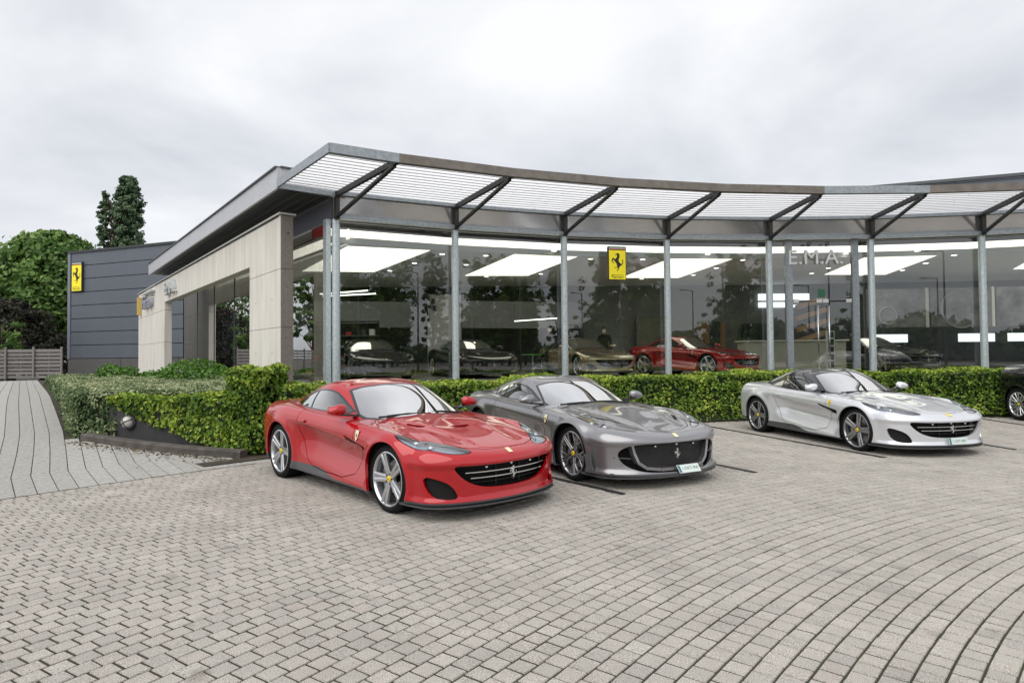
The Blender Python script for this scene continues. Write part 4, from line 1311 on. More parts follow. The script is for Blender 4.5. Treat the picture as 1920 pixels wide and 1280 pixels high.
emblem_sign('emblem_sign', .56, .98, 'yellow horse sign hanging in the showroom glass, third bay',
            Matrix.Translation((sg[0] + .1, sg[1] - .22, 4.25)) @ Matrix.Rotation(math.atan2(bay[1], bay[0]), 4, 'Z'))

# ------------------------------------------------------------------ concrete portal wall in front of the side glazing
M_CONC = mat('fairfaced_concrete', (.60, .565, .51), .85, base2=(.76, .73, .67), vscale=2.2, bump=.12, bscale=40, detail=9, stretch=(1.4, 1.4, .22))
M_CONCE = mat('concrete_shaded_end', (.22, .195, .17), .95, var=.3, vscale=30, bump=.8, bscale=130)
port = new_empty('portal_wall'); tag(port, 'pale concrete portal wall with a wide opening along the side of the showroom', 'wall')
BL, BR_, TOPZ, OPZ = -1.10, -.795, 5.17, 4.16
J = [.3, 2.36, 3.82, TOPZ]
def cpanel(a0, a1, z0, z1, m=None):
    mb = MB(); g = .009
    c = wall_pt((a0 + a1) / 2, (BL + BR_) / 2)
    mb.cbox((c[0], c[1], (z0 + z1) / 2), (a1 - a0 - g, BR_ - BL, z1 - z0 - g), .008, rz=math.atan2(DIR[1], DIR[0]))
    return mb.build('concrete_panel', m or M_CONC, port)
for z0, z1 in zip(J[:-1], J[1:]):
    cpanel(.83, 3.52, z0, z1)
    cpanel(16.9, 20.6, z0, z1); cpanel(20.6, 24.8, z0, z1)
for k in range(6):
    a0 = 3.52 + k * (16.9 - 3.52) / 6; cpanel(a0, a0 + (16.9 - 3.52) / 6, OPZ, TOPZ)
# rough end face; the dark of its unlit side is put into the colour
for z0, z1 in zip(J[:-1], J[1:]):
    mb = MB(); c = wall_pt(.81, (BL + BR_) / 2); mb.cbox((c[0], c[1], (z0 + z1) / 2), (.03, BR_ - BL, z1 - z0 - .012), .004, rz=math.atan2(DIR[1], DIR[0])); mb.build('end_panel', M_CONCE, port)
mb = MB(); mb.bar(xyz(wall_pt(.74, (BL + BR_) / 2), TOPZ + .025), xyz(wall_pt(24.9, (BL + BR_) / 2), TOPZ + .025), .42, .04); mb.build('coping', mat('coping_light', (.52, .51, .49), .6), port)
mb = MB(); mb.bar(xyz(wall_pt(1.0, (BL + BR_) / 2), TOPZ - .012), xyz(wall_pt(24.7, (BL + BR_) / 2), TOPZ - .012), .345, .03); mb.build('coping_gap', M_DARKW, port)
M_TIE = mat('tie_hole', (.10, .09, .08), .9)
for (aa, zz) in ((1.5, 1.72), (2.9, 1.72), (1.5, 3.1), (2.9, 3.1), (18.0, 3.0), (22.5, 3.0)):
    c = wall_pt(aa, BL - .002); mb = MB(); mb.lathe([(0, 0), (.022, 0), (.022, .01)], 10, axis='Y'); o = mb.build('tie_hole', M_TIE, port)
    o.matrix_local = Matrix.Translation((c[0], c[1], zz)) @ Matrix.Rotation(math.atan2(DIR[1], DIR[0]) + math.pi, 4, 'Z')
c = wall_pt(.792, -.92); mb = MB(); mb.lathe([(0, 0), (.03, 0), (.03, .01)], 10, axis='X'); o = mb.build('tie_hole', M_TIE, port); o.matrix_local = Matrix.Translation((c[0], c[1], 4.72)) @ Matrix.Rotation(math.atan2(DIR[1], DIR[0]), 4, 'Z')
# raised letters on the left face
rzL = math.atan2(-DIR[1], -DIR[0])
def on_left(a_, z_, off=.10): 
    c_ = wall_pt(a_, BL - off); return Matrix.Translation((c_[0], c_[1], z_)) @ Matrix.Rotation(rzL, 4, 'Z') @ Matrix.Rotation(math.pi / 2, 4, 'X')
M_LET2 = mat('letter_steel', (.70, .72, .73), .35, .2)
text_obj('wall_letters', 'E.M.A.', .80, M_LET2, on_left(14.9, 4.62), port, .09)
text_obj('wall_letters', 'Ferrari', .95, mat('letter_grey', (.42, .44, .50), .4, .2), on_left(21.0, 4.45), port, .08)
mb = MB(); mb.box((0, 0, 0), (3.0, .18, .07), M=Matrix.Identity(4)); o = mb.build('letter_bar', M_LET2, port); c_ = wall_pt(20.9, BL - .10); o.matrix_local = Matrix.Translation((c_[0], c_[1], 4.93)) @ Matrix.Rotation(rzL, 4, 'Z')
mb = MB(); mb.box((0, 0, 0), (.30, .16, .95)); o = mb.build('wall_badge', mat('badge_amber', (.62, .42, .10), .4), port); c_ = wall_pt(23.9, BL - .10); o.matrix_local = Matrix.Translation((c_[0], c_[1], 4.45)) @ Matrix.Rotation(rzL, 4, 'Z')

# ------------------------------------------------------------------ grey metal hall
hall = new_empty('metal_hall'); tag(hall, 'slate grey metal clad hall behind the drive', 'building')
HA = np.array([-29.9, 42.0]); HD_ = np.array([.935, -.354])
HN = np.array([.354, .935])
M_CLAD = mat('cladding_grey', (.128, .144, .172), .42, .25, var=.04, vscale=1.2, stretch=(1, 1, .3))
M_PLINTH = mat('plinth_concrete', (.10, .098, .098), .9, var=.25, vscale=9)
HZ0, HZ1 = 1.70, 8.78
NP = 8
for k in range(NP):
    z0 = HZ0 + (HZ1 - HZ0) * k / NP; z1 = HZ0 + (HZ1 - HZ0) * (k + 1) / NP
    for (s0, s1) in ((.28, 30),):
        p0, p1 = HA + HD_ * s0, HA + HD_ * s1
        mb = MB(); mb.bar(xyz(p0 + HN * .06, (z0 + z1) / 2), xyz(p1 + HN * .06, (z0 + z1) / 2), .12, z1 - z0 - .045); mb.build('cladding_panel', M_CLAD, hall)
mb = MB(); pa, pb2 = HA + HN * .14, HA + HD_ * 30 + HN * .14
mb.add([xyz(pa, .3), xyz(pb2, .3), xyz(pb2 + HN * 14, .3), xyz(pa + HN * 14, .3), xyz(pa, HZ1), xyz(pb2, HZ1), xyz(pb2 + HN * 14, HZ1), xyz(pa + HN * 14, HZ1)],
       [(0, 1, 5, 4), (1, 2, 6, 5), (2, 3, 7, 6), (3, 0, 4, 7), (4, 5, 6, 7)])
mb.build('wall', mat('cladding_back', (.030, .033, .040), .6), hall)
mb = MB(); mb.bar(xyz(HA + HD_ * .12, (HZ0 + HZ1) / 2), xyz(HA + HD_ * .12 + HN * .001, (HZ0 + HZ1) / 2), .26, HZ1 - HZ0); mb.box((*(HA + HD_ * .12 + HN * .03), (HZ0 + HZ1) / 2), (.26, .16, HZ1 - HZ0), rz=math.atan2(HD_[1], HD_[0])); mb.build('corner_trim', mat('trim_light', (.22, .235, .28), .45, .3), hall)
mb = MB(); mb.bar(xyz(HA + HN * .05, HZ1 + .05), xyz(HA + HD_ * 30 + HN * .05, HZ1 + .05), .26, .16); mb.build('coping', mat('coping_dark', (.05, .052, .055), .4, .4), hall)
for k in range(6):
    p0, p1 = HA + HD_ * (k * 5 + .02), HA + HD_ * (k * 5 + 4.98)
    mb = MB(); mb.bar(xyz(p0 + HN * .05, 1.0), xyz(p1 + HN * .05, 1.0), .10, 1.36); mb.build('plinth_panel', M_PLINTH, hall)
so = HA + HD_ * 1.00
emblem_sign('emblem_sign', 1.0, 2.0, 'yellow horse sign on the slate grey hall', Matrix.Translation((so[0] - HN[0] * .12, so[1] - HN[1] * .12, 7.15)) @ Matrix.Rotation(math.atan2(HD_[1], HD_[0]), 4, 'Z'))

# ------------------------------------------------------------------ timber fence at the top of the drive
fence = new_empty('timber_fence'); tag(fence, 'weathered grey timber slat fence at the top of the drive', 'fence')
M_WOOD = mat('weathered_wood', (.16, .145, .14), .85, base2=(.25, .235, .225), vscale=6, stretch=(1, 1, 9), objrand=.18, bump=.3, bscale=30)
FY, FZ0, FH = 33.5, .62, 1.62
fx = [-24.15 - (8 - k) * 1.50 for k in range(9)]
for k, x0 in enumerate(fx):
    mb = MB(); mb.cbox((x0, FY - .05, FZ0 + FH / 2 + .03), (.09, .09, FH + .08), .01); mb.build('post', M_WOOD, fence)
    if k < len(fx) - 1:
        for j in range(8):
            zz = FZ0 + .09 + j * (FH - .1) / 7.6
            mb = MB(); mb.cbox((x0 + .75, FY + (.0 if j % 2 else .025), zz), (1.40, .025, .150), .004); o = mb.build('slat', M_WOOD, fence)
            o.rotation_euler = (0, 0, 0)
        mb = MB(); mb.cbox((x0 + .75, FY + .05, FZ0 + FH / 2), (.05, .04, FH - .1), .005); mb.build('batten', M_WOOD, fence)
# ------------------------------------------------------------------ foliage
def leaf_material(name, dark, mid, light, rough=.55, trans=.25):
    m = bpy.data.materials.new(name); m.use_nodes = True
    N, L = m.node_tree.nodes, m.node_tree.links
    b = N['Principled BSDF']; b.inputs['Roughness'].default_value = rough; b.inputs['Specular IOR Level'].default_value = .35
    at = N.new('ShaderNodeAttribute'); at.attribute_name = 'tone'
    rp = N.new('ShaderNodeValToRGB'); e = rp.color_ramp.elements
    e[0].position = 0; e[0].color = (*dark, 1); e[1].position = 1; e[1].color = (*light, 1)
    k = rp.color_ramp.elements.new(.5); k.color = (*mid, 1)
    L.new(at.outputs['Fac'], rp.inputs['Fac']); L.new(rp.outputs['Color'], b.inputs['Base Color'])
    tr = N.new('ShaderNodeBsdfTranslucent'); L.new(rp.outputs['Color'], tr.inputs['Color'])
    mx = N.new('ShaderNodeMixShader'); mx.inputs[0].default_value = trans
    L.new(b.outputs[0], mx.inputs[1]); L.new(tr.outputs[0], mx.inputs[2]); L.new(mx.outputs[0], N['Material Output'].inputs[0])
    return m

def leaf_mesh(name, pts, nrm, size, tone, material, aspect=.62, spread=.75, droop=0.0):
    """leaf-shaped quads (folded along the rib) at pts, roughly facing nrm"""
    n = len(pts)
    pts = np.asarray(pts, float); nrm = np.asarray(nrm, float)
    q = nrm + rng.normal(0, spread, (n, 3)); q /= np.linalg.norm(q, axis=1, keepdims=True)
    t = rng.normal(0, 1, (n, 3)); t[:, 2] -= droop
    t -= q * (t * q).sum(1, keepdims=True); t /= np.linalg.norm(t, axis=1, keepdims=True)
    s = np.cross(q, t)
    sz = (size * rng.uniform(.65, 1.3, n))[:, None]
    fold = .18
    a = pts - t * sz * .5; c = pts + t * sz * .5
    b = pts + s * sz * aspect * .5 + q * sz * fold * .5 - t * sz * .06; d = pts - s * sz * aspect * .5 + q * sz * fold * .5 - t * sz * .06
    co = np.stack([a, b, c, d], 1).reshape(-1, 3)
    me = bpy.data.meshes.new(name)
    me.vertices.add(4 * n); me.vertices.foreach_set('co', co.ravel())
    me.loops.add(6 * n); me.polygons.add(2 * n)
    k = np.arange(n)[:, None] * 4
    li = np.concatenate([k + [0, 1, 2], k + [0, 2, 3]], 1).reshape(-1)
    me.loops.foreach_set('vertex_index', li)
    me.polygons.foreach_set('loop_start', np.arange(2 * n) * 3)
    me.materials.append(material)
    me.update(calc_edges=True)
    at = me.attributes.new('tone', 'FLOAT', 'POINT')
    at.data.foreach_set('value', np.repeat(np.clip(tone, 0, 1), 4))
    return me

M_LEAF_IVY = leaf_material('leaf_ivy', (.022, .060, .008), (.14, .25, .024), (.46, .55, .085))
M_LEAF_VAR = leaf_material('leaf_variegated', (.030, .070, .022), (.17, .24, .10), (.58, .60, .38))
M_LEAF_SHR = leaf_material('leaf_shrub', (.020, .065, .008), (.065, .17, .022), (.15, .30, .04))
M_LEAF_POP = leaf_material('leaf_poplar', (.026, .055, .026), (.075, .13, .062), (.19, .27, .14))
M_LEAF_CHE = leaf_material('leaf_chestnut', (.020, .060, .012), (.085, .17, .034), (.23, .36, .085))
M_LEAF_DRK = leaf_material('leaf_dark', (.010, .012, .009), (.028, .026, .020), (.060, .062, .036))
M_BARK = mat('bark', (.07, .055, .04), .9, var=.3, vscale=12, bump=.6, bscale=30)
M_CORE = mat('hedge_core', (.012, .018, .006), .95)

def noise3(p, sc, seed=0):
    """cheap smooth value noise"""
    p = np.asarray(p) * sc + seed * 17.3
    return (np.sin(p[:, 0] * 1.7 + 1.3 * np.sin(p[:, 1] * 1.1 + seed)) + np.sin(p[:, 1] * 1.9 + 1.7 * np.sin(p[:, 2] * 1.3)) + np.sin(p[:, 2] * 2.1 + 1.1 * np.sin(p[:, 0] * .9))) / 3

def hedge_from_quads(name, label, quads, per_m2, size, material, lump=.05, aspect=.62, core=True, cat='hedge', tone_up=.25, droop=.3, group=None, inset_=.13, core_quads=None):
    """quads: list of 4 corner points (outward winding); leaves over them, dark core behind"""
    P_, N_, T_ = [], [], []
    cm = MB()
    for q in quads:
        q = [np.array(c, float) for c in q]
        n = np.cross(q[1] - q[0], q[3] - q[0]); area = (np.linalg.norm(n) + np.linalg.norm(np.cross(q[2] - q[1], q[2] - q[3]))) / 2
        n = n / np.linalg.norm(n)
        k = int(area * per_m2)
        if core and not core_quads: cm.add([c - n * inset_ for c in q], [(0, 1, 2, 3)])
        if k < 1: continue
        u, v = rng.random(k), rng.random(k)
        p = (q[0][None] * ((1 - u) * (1 - v))[:, None] + q[1][None] * (u * (1 - v))[:, None] + q[2][None] * (u * v)[:, None] + q[3][None] * ((1 - u) * v)[:, None])
        lumpv = noise3(p, 2.6) * lump + noise3(p, 7.0, 3) * lump * .6
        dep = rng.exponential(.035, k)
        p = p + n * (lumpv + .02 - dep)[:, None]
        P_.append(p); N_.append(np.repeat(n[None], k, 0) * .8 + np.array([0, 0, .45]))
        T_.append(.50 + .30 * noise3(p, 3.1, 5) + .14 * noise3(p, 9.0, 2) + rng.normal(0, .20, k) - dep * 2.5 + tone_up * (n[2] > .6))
    root_ = new_empty(name); tag(root_, label, cat, group)
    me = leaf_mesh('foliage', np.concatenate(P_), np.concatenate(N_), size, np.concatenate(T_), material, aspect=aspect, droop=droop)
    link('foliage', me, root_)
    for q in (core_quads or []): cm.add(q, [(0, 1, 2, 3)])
    if cm.f: cm.build('dark_core', M_CORE, root_)  # added dark sheets that block the view through the leaves
    return root_

def quad_wall(p, q, z0, z1, z0b=None):
    """vertical face from plan point p to q, outward to the left of p->q reversed"""
    return [(p[0], p[1], z0), (q[0], q[1], z0b if z0b is not None else z0), (q[0], q[1], z1), (p[0], p[1], z1)]

# --- curved hedge behind the parked cars
HF, HB, HZ = 19.75, 21.0, 1.08
def arc_hedge(name, label, a0, a1, zt, per=760):
    qs, cq = [], []
    n = max(2, int((a1 - a0) * 19 / 1.2))
    for i in range(n):
        b0, b1 = a0 + (a1 - a0) * i / n, a0 + (a1 - a0) * (i + 1) / n
        f0, f1, k0, k1 = lot_polar(HF, b0), lot_polar(HF, b1), lot_polar(HB, b0), lot_polar(HB, b1)
        zt0 = zt + .03 * math.sin(b0 * 23)
        # lower skirt leans forward
        g0, g1 = lot_polar(HF - .22, b0), lot_polar(HF - .22, b1)
        qs.append([(g0[0], g0[1], .05), (g1[0], g1[1], .05), (f0[0] * 0 + f1[0], f1[1], zt0 * .58), (f0[0], f0[1], zt0 * .58)])
        i0, i1, j0, j1 = lot_polar(HF + .10, b0), lot_polar(HF + .10, b1), lot_polar(HB, b0), lot_polar(HB, b1)
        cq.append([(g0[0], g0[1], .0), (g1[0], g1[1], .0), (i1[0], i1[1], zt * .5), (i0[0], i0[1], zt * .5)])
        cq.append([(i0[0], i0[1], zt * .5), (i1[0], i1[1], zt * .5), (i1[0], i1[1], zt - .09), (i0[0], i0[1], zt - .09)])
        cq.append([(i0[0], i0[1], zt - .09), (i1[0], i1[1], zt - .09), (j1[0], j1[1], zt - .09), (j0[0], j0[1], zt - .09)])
        qs.append([(f0[0], f0[1], zt0 * .58), (f1[0], f1[1], zt0 * .58), (f1[0], f1[1], zt0), (f0[0], f0[1], zt0)])
        qs.append([(f0[0], f0[1], zt0), (f1[0], f1[1], zt0), (k1[0], k1[1], zt0), (k0[0], k0[1], zt0)])
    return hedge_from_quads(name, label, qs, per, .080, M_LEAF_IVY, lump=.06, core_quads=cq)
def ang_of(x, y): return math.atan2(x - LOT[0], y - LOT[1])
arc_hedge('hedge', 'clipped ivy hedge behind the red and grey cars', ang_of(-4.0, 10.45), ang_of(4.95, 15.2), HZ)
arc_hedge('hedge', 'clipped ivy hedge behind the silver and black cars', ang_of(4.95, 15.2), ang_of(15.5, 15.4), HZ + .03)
# bed of soil between hedge and glass
mb = MB(); vs = []
n = 24
A0, A1 = ang_of(-6.5, 11.0), ang_of(17, 14.8)
for i in range(n + 1):
    t = A0 + (A1 - A0) * i / n
    for r_ in (19.50, 24.9): p = lot_polar(r_, t); vs.append((p[0], p[1], .02))
mb.add(vs, [(2 * i, 2 * i + 1, 2 * i + 3, 2 * i + 2) for i in range(n)])
tag(mb.build('planting_bed', mat('bed_soil', (.05, .038, .026), .95, var=.4, vscale=6, bump=.5, bscale=40)), kind='structure')

# --- tall ivy block at the corner
b0 = KERB_B + np.array([.10, .22]); b1 = np.array([-3.90, 10.48]); b3 = b0 + kn * 1.5 - kd * .35; b2 = b1 + np.array([-.5, 1.35])
b4 = WB_B + (WB_A - WB_B) * .16
zt = 1.40
qs = [quad_wall(b0, b1, .03, zt), quad_wall(b1, b2, .03, zt), quad_wall(b4 - kn * .05, b0, .10, zt), [(b0[0], b0[1], zt), (b1[0], b1[1], zt), (b2[0], b2[1], zt), (b3[0], b3[1], zt)],
      [(b4[0], b4[1], zt), (b0[0], b0[1], zt), (b3[0], b3[1], zt), (b4[0] + kn[0] * 1.3, b4[1] + kn[1] * 1.3, zt)], quad_wall(b4 + kn * 1.3, b4, .8, zt)]
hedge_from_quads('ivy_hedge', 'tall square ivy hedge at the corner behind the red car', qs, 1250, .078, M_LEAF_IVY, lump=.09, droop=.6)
# --- ivy spilling over the retaining wall
def wpt(t, off, z): p = WB_A + (WB_B - WB_A) * t - kn * off; return (p[0], p[1], z)
lowz = spl([0, .12, .3, .5, .7, .85, 1.0], [.82, .68, .48, .32, .18, .09, .03])
qs = []
for i in range(14):
    t0_, t1_ = i / 14, (i + 1) / 14
    qs.append([wpt(t0_, .06, float(lowz(t0_))), wpt(t1_, .06, float(lowz(t1_))), wpt(t1_, .10, .95), wpt(t0_, .10, .95)])
    qs.append([wpt(t0_, .10, .95), wpt(t1_, .10, .95), wpt(t1_, -.35, 1.0), wpt(t0_, -.35, 1.0)])
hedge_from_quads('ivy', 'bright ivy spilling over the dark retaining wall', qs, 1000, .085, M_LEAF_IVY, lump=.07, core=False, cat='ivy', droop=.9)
# --- variegated hedge: flat-topped mass beside the drive
v0 = KERB_A + kd * .55 + kn * .12            # front corner
hl = KERB_A + kn * .02 + kd * .05
L0 = np.array([-7.72, 11.0]); L1 = L0 + DIR * 15.5
v1 = WB_A + (WB_B - WB_A) * .86 + kn * .22
v1b = WB_A + (WB_B - WB_A) * .10 + kn * .22
pc = wall_pt(1.5, -1.35); pd = wall_pt(14.0, -1.35)
zl = 1.02
qs = []
for i in range(8):
    p, q = L0 + (L1 - L0) * (i + 1) / 8, L0 + (L1 - L0) * i / 8
    qs.append(quad_wall(p, q, max(.05, site_z(p)), zl, max(.05, site_z(q))))
c0 = WB_A + (WB_B - WB_A) * .06 - kn * .02
qs.append(quad_wall(L0, c0, site_z(L0), zl, site_z(c0) * .7))
qs.append(quad_wall(c0, v1b, .60, zl)); qs.append(quad_wall(v1b, v1, .82, zl + .02))
top = [L0, c0, v1b, v1, pc, pd, L1]
def fan(a_, b_, c_, d_): qs.append([(p[0], p[1], zl + .01) for p in (a_, b_, c_, d_)])
mid = L0 + (L1 - L0) * .35
fan(L0, v1b, v1b + DIR * 3.2, mid); fan(v1b, v1, pc, v1b + DIR * 3.2); fan(mid, v1b + DIR * 3.2, pc, pd); fan(mid, pd, pd, L1)
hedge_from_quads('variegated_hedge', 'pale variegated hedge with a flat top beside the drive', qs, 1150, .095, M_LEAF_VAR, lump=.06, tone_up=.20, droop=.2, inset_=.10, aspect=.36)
# --- loose green shrubs standing up behind it
def shrub(name, label, c, rx, ry, rz, n, size, material, lump=.22):
    d = rng.normal(0, 1, (n, 3)); d /= np.linalg.norm(d, axis=1, keepdims=True); d[:, 2] = np.abs(d[:, 2])
    rr = (.72 + .28 * rng.random(n) ** .4) * (1 + lump * noise3(d * 3, 1.0, c[0]))
    p = d * rr[:, None] * np.array([rx, ry, rz]) + np.array(c)
    root_ = new_empty(name, (c[0], c[1], c[2])); tag(root_, label, 'shrub')
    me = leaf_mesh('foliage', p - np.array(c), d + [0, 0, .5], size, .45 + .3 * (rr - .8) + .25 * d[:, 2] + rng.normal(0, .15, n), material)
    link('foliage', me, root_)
    st = MB()
    for k in range(5):
        a_ = 2 * math.pi * k / 5; st.tube([(0, 0, -.1), (.25 * rx * math.cos(a_), .25 * ry * math.sin(a_), rz * .4), (.6 * rx * math.cos(a_), .6 * ry * math.sin(a_), rz * .75)], [.02, .014, .006], 6)
    st.build('stem', M_BARK, root_)
    return root_
shrub('shrub', 'small round green shrub behind the pale hedge', (-12.9, 20.3, .80), .72, .6, .62, 1500, .10, M_LEAF_SHR)
shrub('shrub', 'low spreading green shrub in front of the concrete wall foot', (-11.6, 20.6, .80), .9, .6, .42, 1200, .10, M_LEAF_SHR)
shrub('shrub', 'broad leafy green shrub under the wall opening', (-8.9, 17.6, .80), 1.30, .8, .72, 2600, .10, M_LEAF_SHR)

# ------------------------------------------------------------------ trees
def tree(name, label, base, height, shape, n, size, material, trunk_r=.25, group=None, cz0=.25, seed=1, cat='tree'):
    """shape(t) -> list of (cx, cy, radius) lobes at relative height t; leaves gather into clumps on limbs"""
    rg = np.random.default_rng(seed)
    root_ = new_empty(name, base); tag(root_, label, cat, group)
    tk = MB()
    tk.tube([(0, 0, -.2), (.05, .02, height * .15), (-.04, .05, height * .4), (.03, 0, height * .72), (0, 0, height * .95)],
            [trunk_r * 1.25, trunk_r, trunk_r * .75, trunk_r * .4, .03], 9)
    P_, N_, T_ = [], [], []
    ncl = max(60, n // 30)
    for k in range(ncl):
        t = cz0 + (1 - cz0) * rg.random()
        lobes = shape(t)
        cx, cy, r_ = lobes[rg.integers(len(lobes))]
        a_ = rg.uniform(0, 2 * math.pi); q = rg.random() ** .45
        c = np.array([cx + r_ * q * math.cos(a_), cy + r_ * q * math.sin(a_), t * height])
        cr = max(.25, r_ * rg.uniform(.16, .34))
        m = int(n / ncl * rg.uniform(.5, 1.5))
        d = rg.normal(0, 1, (m, 3)); d /= np.linalg.norm(d, axis=1, keepdims=True)
        p = c + d * cr * (rg.random(m) ** .33)[:, None] * np.array([1, 1, .75])
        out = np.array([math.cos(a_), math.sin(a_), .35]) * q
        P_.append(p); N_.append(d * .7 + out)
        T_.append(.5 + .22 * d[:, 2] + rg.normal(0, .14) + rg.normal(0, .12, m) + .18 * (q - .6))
        if k % 4 == 0:
            tk.tube([(0, 0, height * max(.12, t - .22)), tuple(c * [.5, .5, 1] + [0, 0, -height * .06]), tuple(c)], [trunk_r * .28, trunk_r * .16, .015], 5)
    tk.build('trunk', M_BARK, root_, smooth=True)
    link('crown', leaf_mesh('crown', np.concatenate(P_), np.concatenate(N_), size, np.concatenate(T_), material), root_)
    return root_
def px_at(u, Y): return (u - 960) / FPX * Y
def z_at(v, Y, u=960): return CAM_H + (668 - (u - 960) * .0087 - v) / FPX * Y
# tall poplar with two tops behind the hall
def poplar(t):
    l = [(.95, 0, 1.35 * min(1, max(.02, 1.03 - t) / .16) ** .55)] * 3
    if t < .93: l += [(-1.75 + .15 * t, .2, .72 * min(1, (.95 - t) / .16) ** .55)] * 1
    if t < .66: l += [(2.0, -.2, .8 * min(1, (.70 - t) / .12) ** .55)]
    if t < .55: l += [(-.3, .5, 1.4)]
    return l
Yp = 66
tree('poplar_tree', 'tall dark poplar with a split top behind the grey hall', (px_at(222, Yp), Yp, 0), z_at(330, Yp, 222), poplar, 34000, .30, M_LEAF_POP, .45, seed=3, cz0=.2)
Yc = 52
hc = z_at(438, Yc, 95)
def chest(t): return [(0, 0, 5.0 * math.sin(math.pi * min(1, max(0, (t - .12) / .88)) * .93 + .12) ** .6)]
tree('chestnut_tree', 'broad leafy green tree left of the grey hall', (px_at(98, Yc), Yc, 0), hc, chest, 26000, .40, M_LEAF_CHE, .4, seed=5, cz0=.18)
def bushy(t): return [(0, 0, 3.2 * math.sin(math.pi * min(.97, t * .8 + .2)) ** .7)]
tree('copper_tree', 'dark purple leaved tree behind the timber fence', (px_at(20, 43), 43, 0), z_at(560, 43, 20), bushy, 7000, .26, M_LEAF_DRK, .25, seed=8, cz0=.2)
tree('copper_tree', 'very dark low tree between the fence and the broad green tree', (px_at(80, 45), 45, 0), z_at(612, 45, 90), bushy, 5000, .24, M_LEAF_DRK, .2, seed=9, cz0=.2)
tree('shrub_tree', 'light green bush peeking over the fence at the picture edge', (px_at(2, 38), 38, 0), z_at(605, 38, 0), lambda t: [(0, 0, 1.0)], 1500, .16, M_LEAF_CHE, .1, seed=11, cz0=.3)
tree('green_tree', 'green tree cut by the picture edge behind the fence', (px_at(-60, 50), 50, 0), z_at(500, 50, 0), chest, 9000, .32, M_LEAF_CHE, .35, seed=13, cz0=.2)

# --- trees and lamp posts across the road, seen mirrored in the glass and the paintwork
def oval(rx): return lambda t: [(0, 0, rx * math.sin(math.pi * min(.98, t * .85 + .13)) ** .6)]
def mirror_pt(u, v, t, side=False):
    """where a thing stands that shows at pixel (u, v) mirrored in the glazing, t metres from the glass"""
    d = ray_z(u, v, 3.0); dz_ = (665 - v) / FPX
    d = np.array([(u - 960) / FPX, 1.0])
    best = None
    segs = [(wall_pt(0, 0), wall_pt(18, 0))] if side else [(inset(i, .14), inset(i + 1, .14)) for i in range(nb - 1)]
    for a_, b_ in segs:
        e_ = b_ - a_
        k_ = np.linalg.solve(np.array([[d[0], -e_[0]], [d[1], -e_[1]]]), a_)
        if -.02 <= k_[1] <= 1.02 and k_[0] > 0: best = (k_[0], e_ / np.linalg.norm(e_))
    s_, e_ = best
    n_ = np.array([-e_[1], e_[0]]); dd = d - 2 * (d @ n_) * n_; L_ = np.linalg.norm(d)
    path = s_ * L_ + t
    p_ = d * s_ + dd / L_ * t
    return p_, CAM_H + dz_ * path / L_, path
def lobed(r_, sd):
    rg = np.random.default_rng(sd)
    lob = [(rg.uniform(-.5, .5) * r_, rg.uniform(-.5, .5) * r_, r_ * rg.uniform(.35, .75), rg.uniform(.3, .8), rg.uniform(.15, .35)) for _ in range(7)]
    def f(t):
        o = [(x, y, q * max(.15, 1 - ((t - c_) / w_) ** 2) ** .5) for x, y, q, c_, w_ in lob if abs(t - c_) < w_]
        return o or [(0, 0, r_ * .35)]
    return f
refl = [(672, 520, 100, 88, M_LEAF_CHE, 'round tree across the road mirrored in the first pane'), (735, 560, 80, 96, M_LEAF_POP, 'low dark tree across the road mirrored in the first pane'),
        (812, 470, 70, 88, M_LEAF_POP, 'tall pointed tree across the road mirrored in the first pane'), (905, 480, 110, 92, M_LEAF_CHE, 'tree across the road mirrored in the second pane beside the column'),
        (985, 474, 130, 98, M_LEAF_CHE, 'broad tree across the road mirrored in the middle of the second pane'), (1190, 515, 110, 84, M_LEAF_CHE, 'spreading tree across the road mirrored in the third pane'),
        (1100, 600, 90, 90, M_LEAF_POP, 'low tree across the road mirrored in the third pane'), (1372, 572, 46, 86, M_LEAF_DRK, 'small round tree across the road mirrored in the fourth pane'),
        (1432, 575, 46, 92, M_LEAF_DRK, 'narrow dark tree across the road mirrored beside the fifth column')]
for k, (u, v, wpx, t_, m_, lab) in enumerate(refl):
    p_, h_, path = mirror_pt(u, v, t_)
    tree('roadside_tree', lab, (p_[0], p_[1], 0), h_, lobed(wpx / FPX * path / 2 * 1.0, 40 + k), 7500, .42, m_, .22, 'trees across the road', seed=20 + k, cz0=.22)
p_, h_, path = mirror_pt(590, 505, 38, True)
tree('roadside_tree', 'loose tree left of the drive mirrored in the side glazing', (p_[0], p_[1], 0), h_, lobed(3.4, 77), 3500, .30, M_LEAF_CHE, .2, 'trees across the road', seed=51, cz0=.35)
M_POLE = mat('pole_grey', (.12, .12, .12), .5, .5)
for k, (u, v, t_, lab) in enumerate(((1357, 500, 34, 'tall street lamp across the road mirrored in the fourth pane'), (1300, 545, 48, 'shorter street lamp across the road mirrored in the fourth pane'))):
    (x, y), h_, _ = mirror_pt(u, v, t_)
    lp = new_empty('street_lamp', (x, y, 0)); tag(lp, lab, 'street lamp', 'street lamps')
    mb = MB(); mb.tube([(0, 0, 0), (0, 0, h_)], [.09, .05], 10); mb.build('pole', M_POLE, lp, smooth=True)
    mb = MB(); mb.bar((0, 0, h_), (-1.0, 0, h_ + .08), .06, .06); mb.cbox((-1.1, 0, h_ + .07), (.55, .22, .10), .03); mb.build('lamp_head', M_POLE, lp)
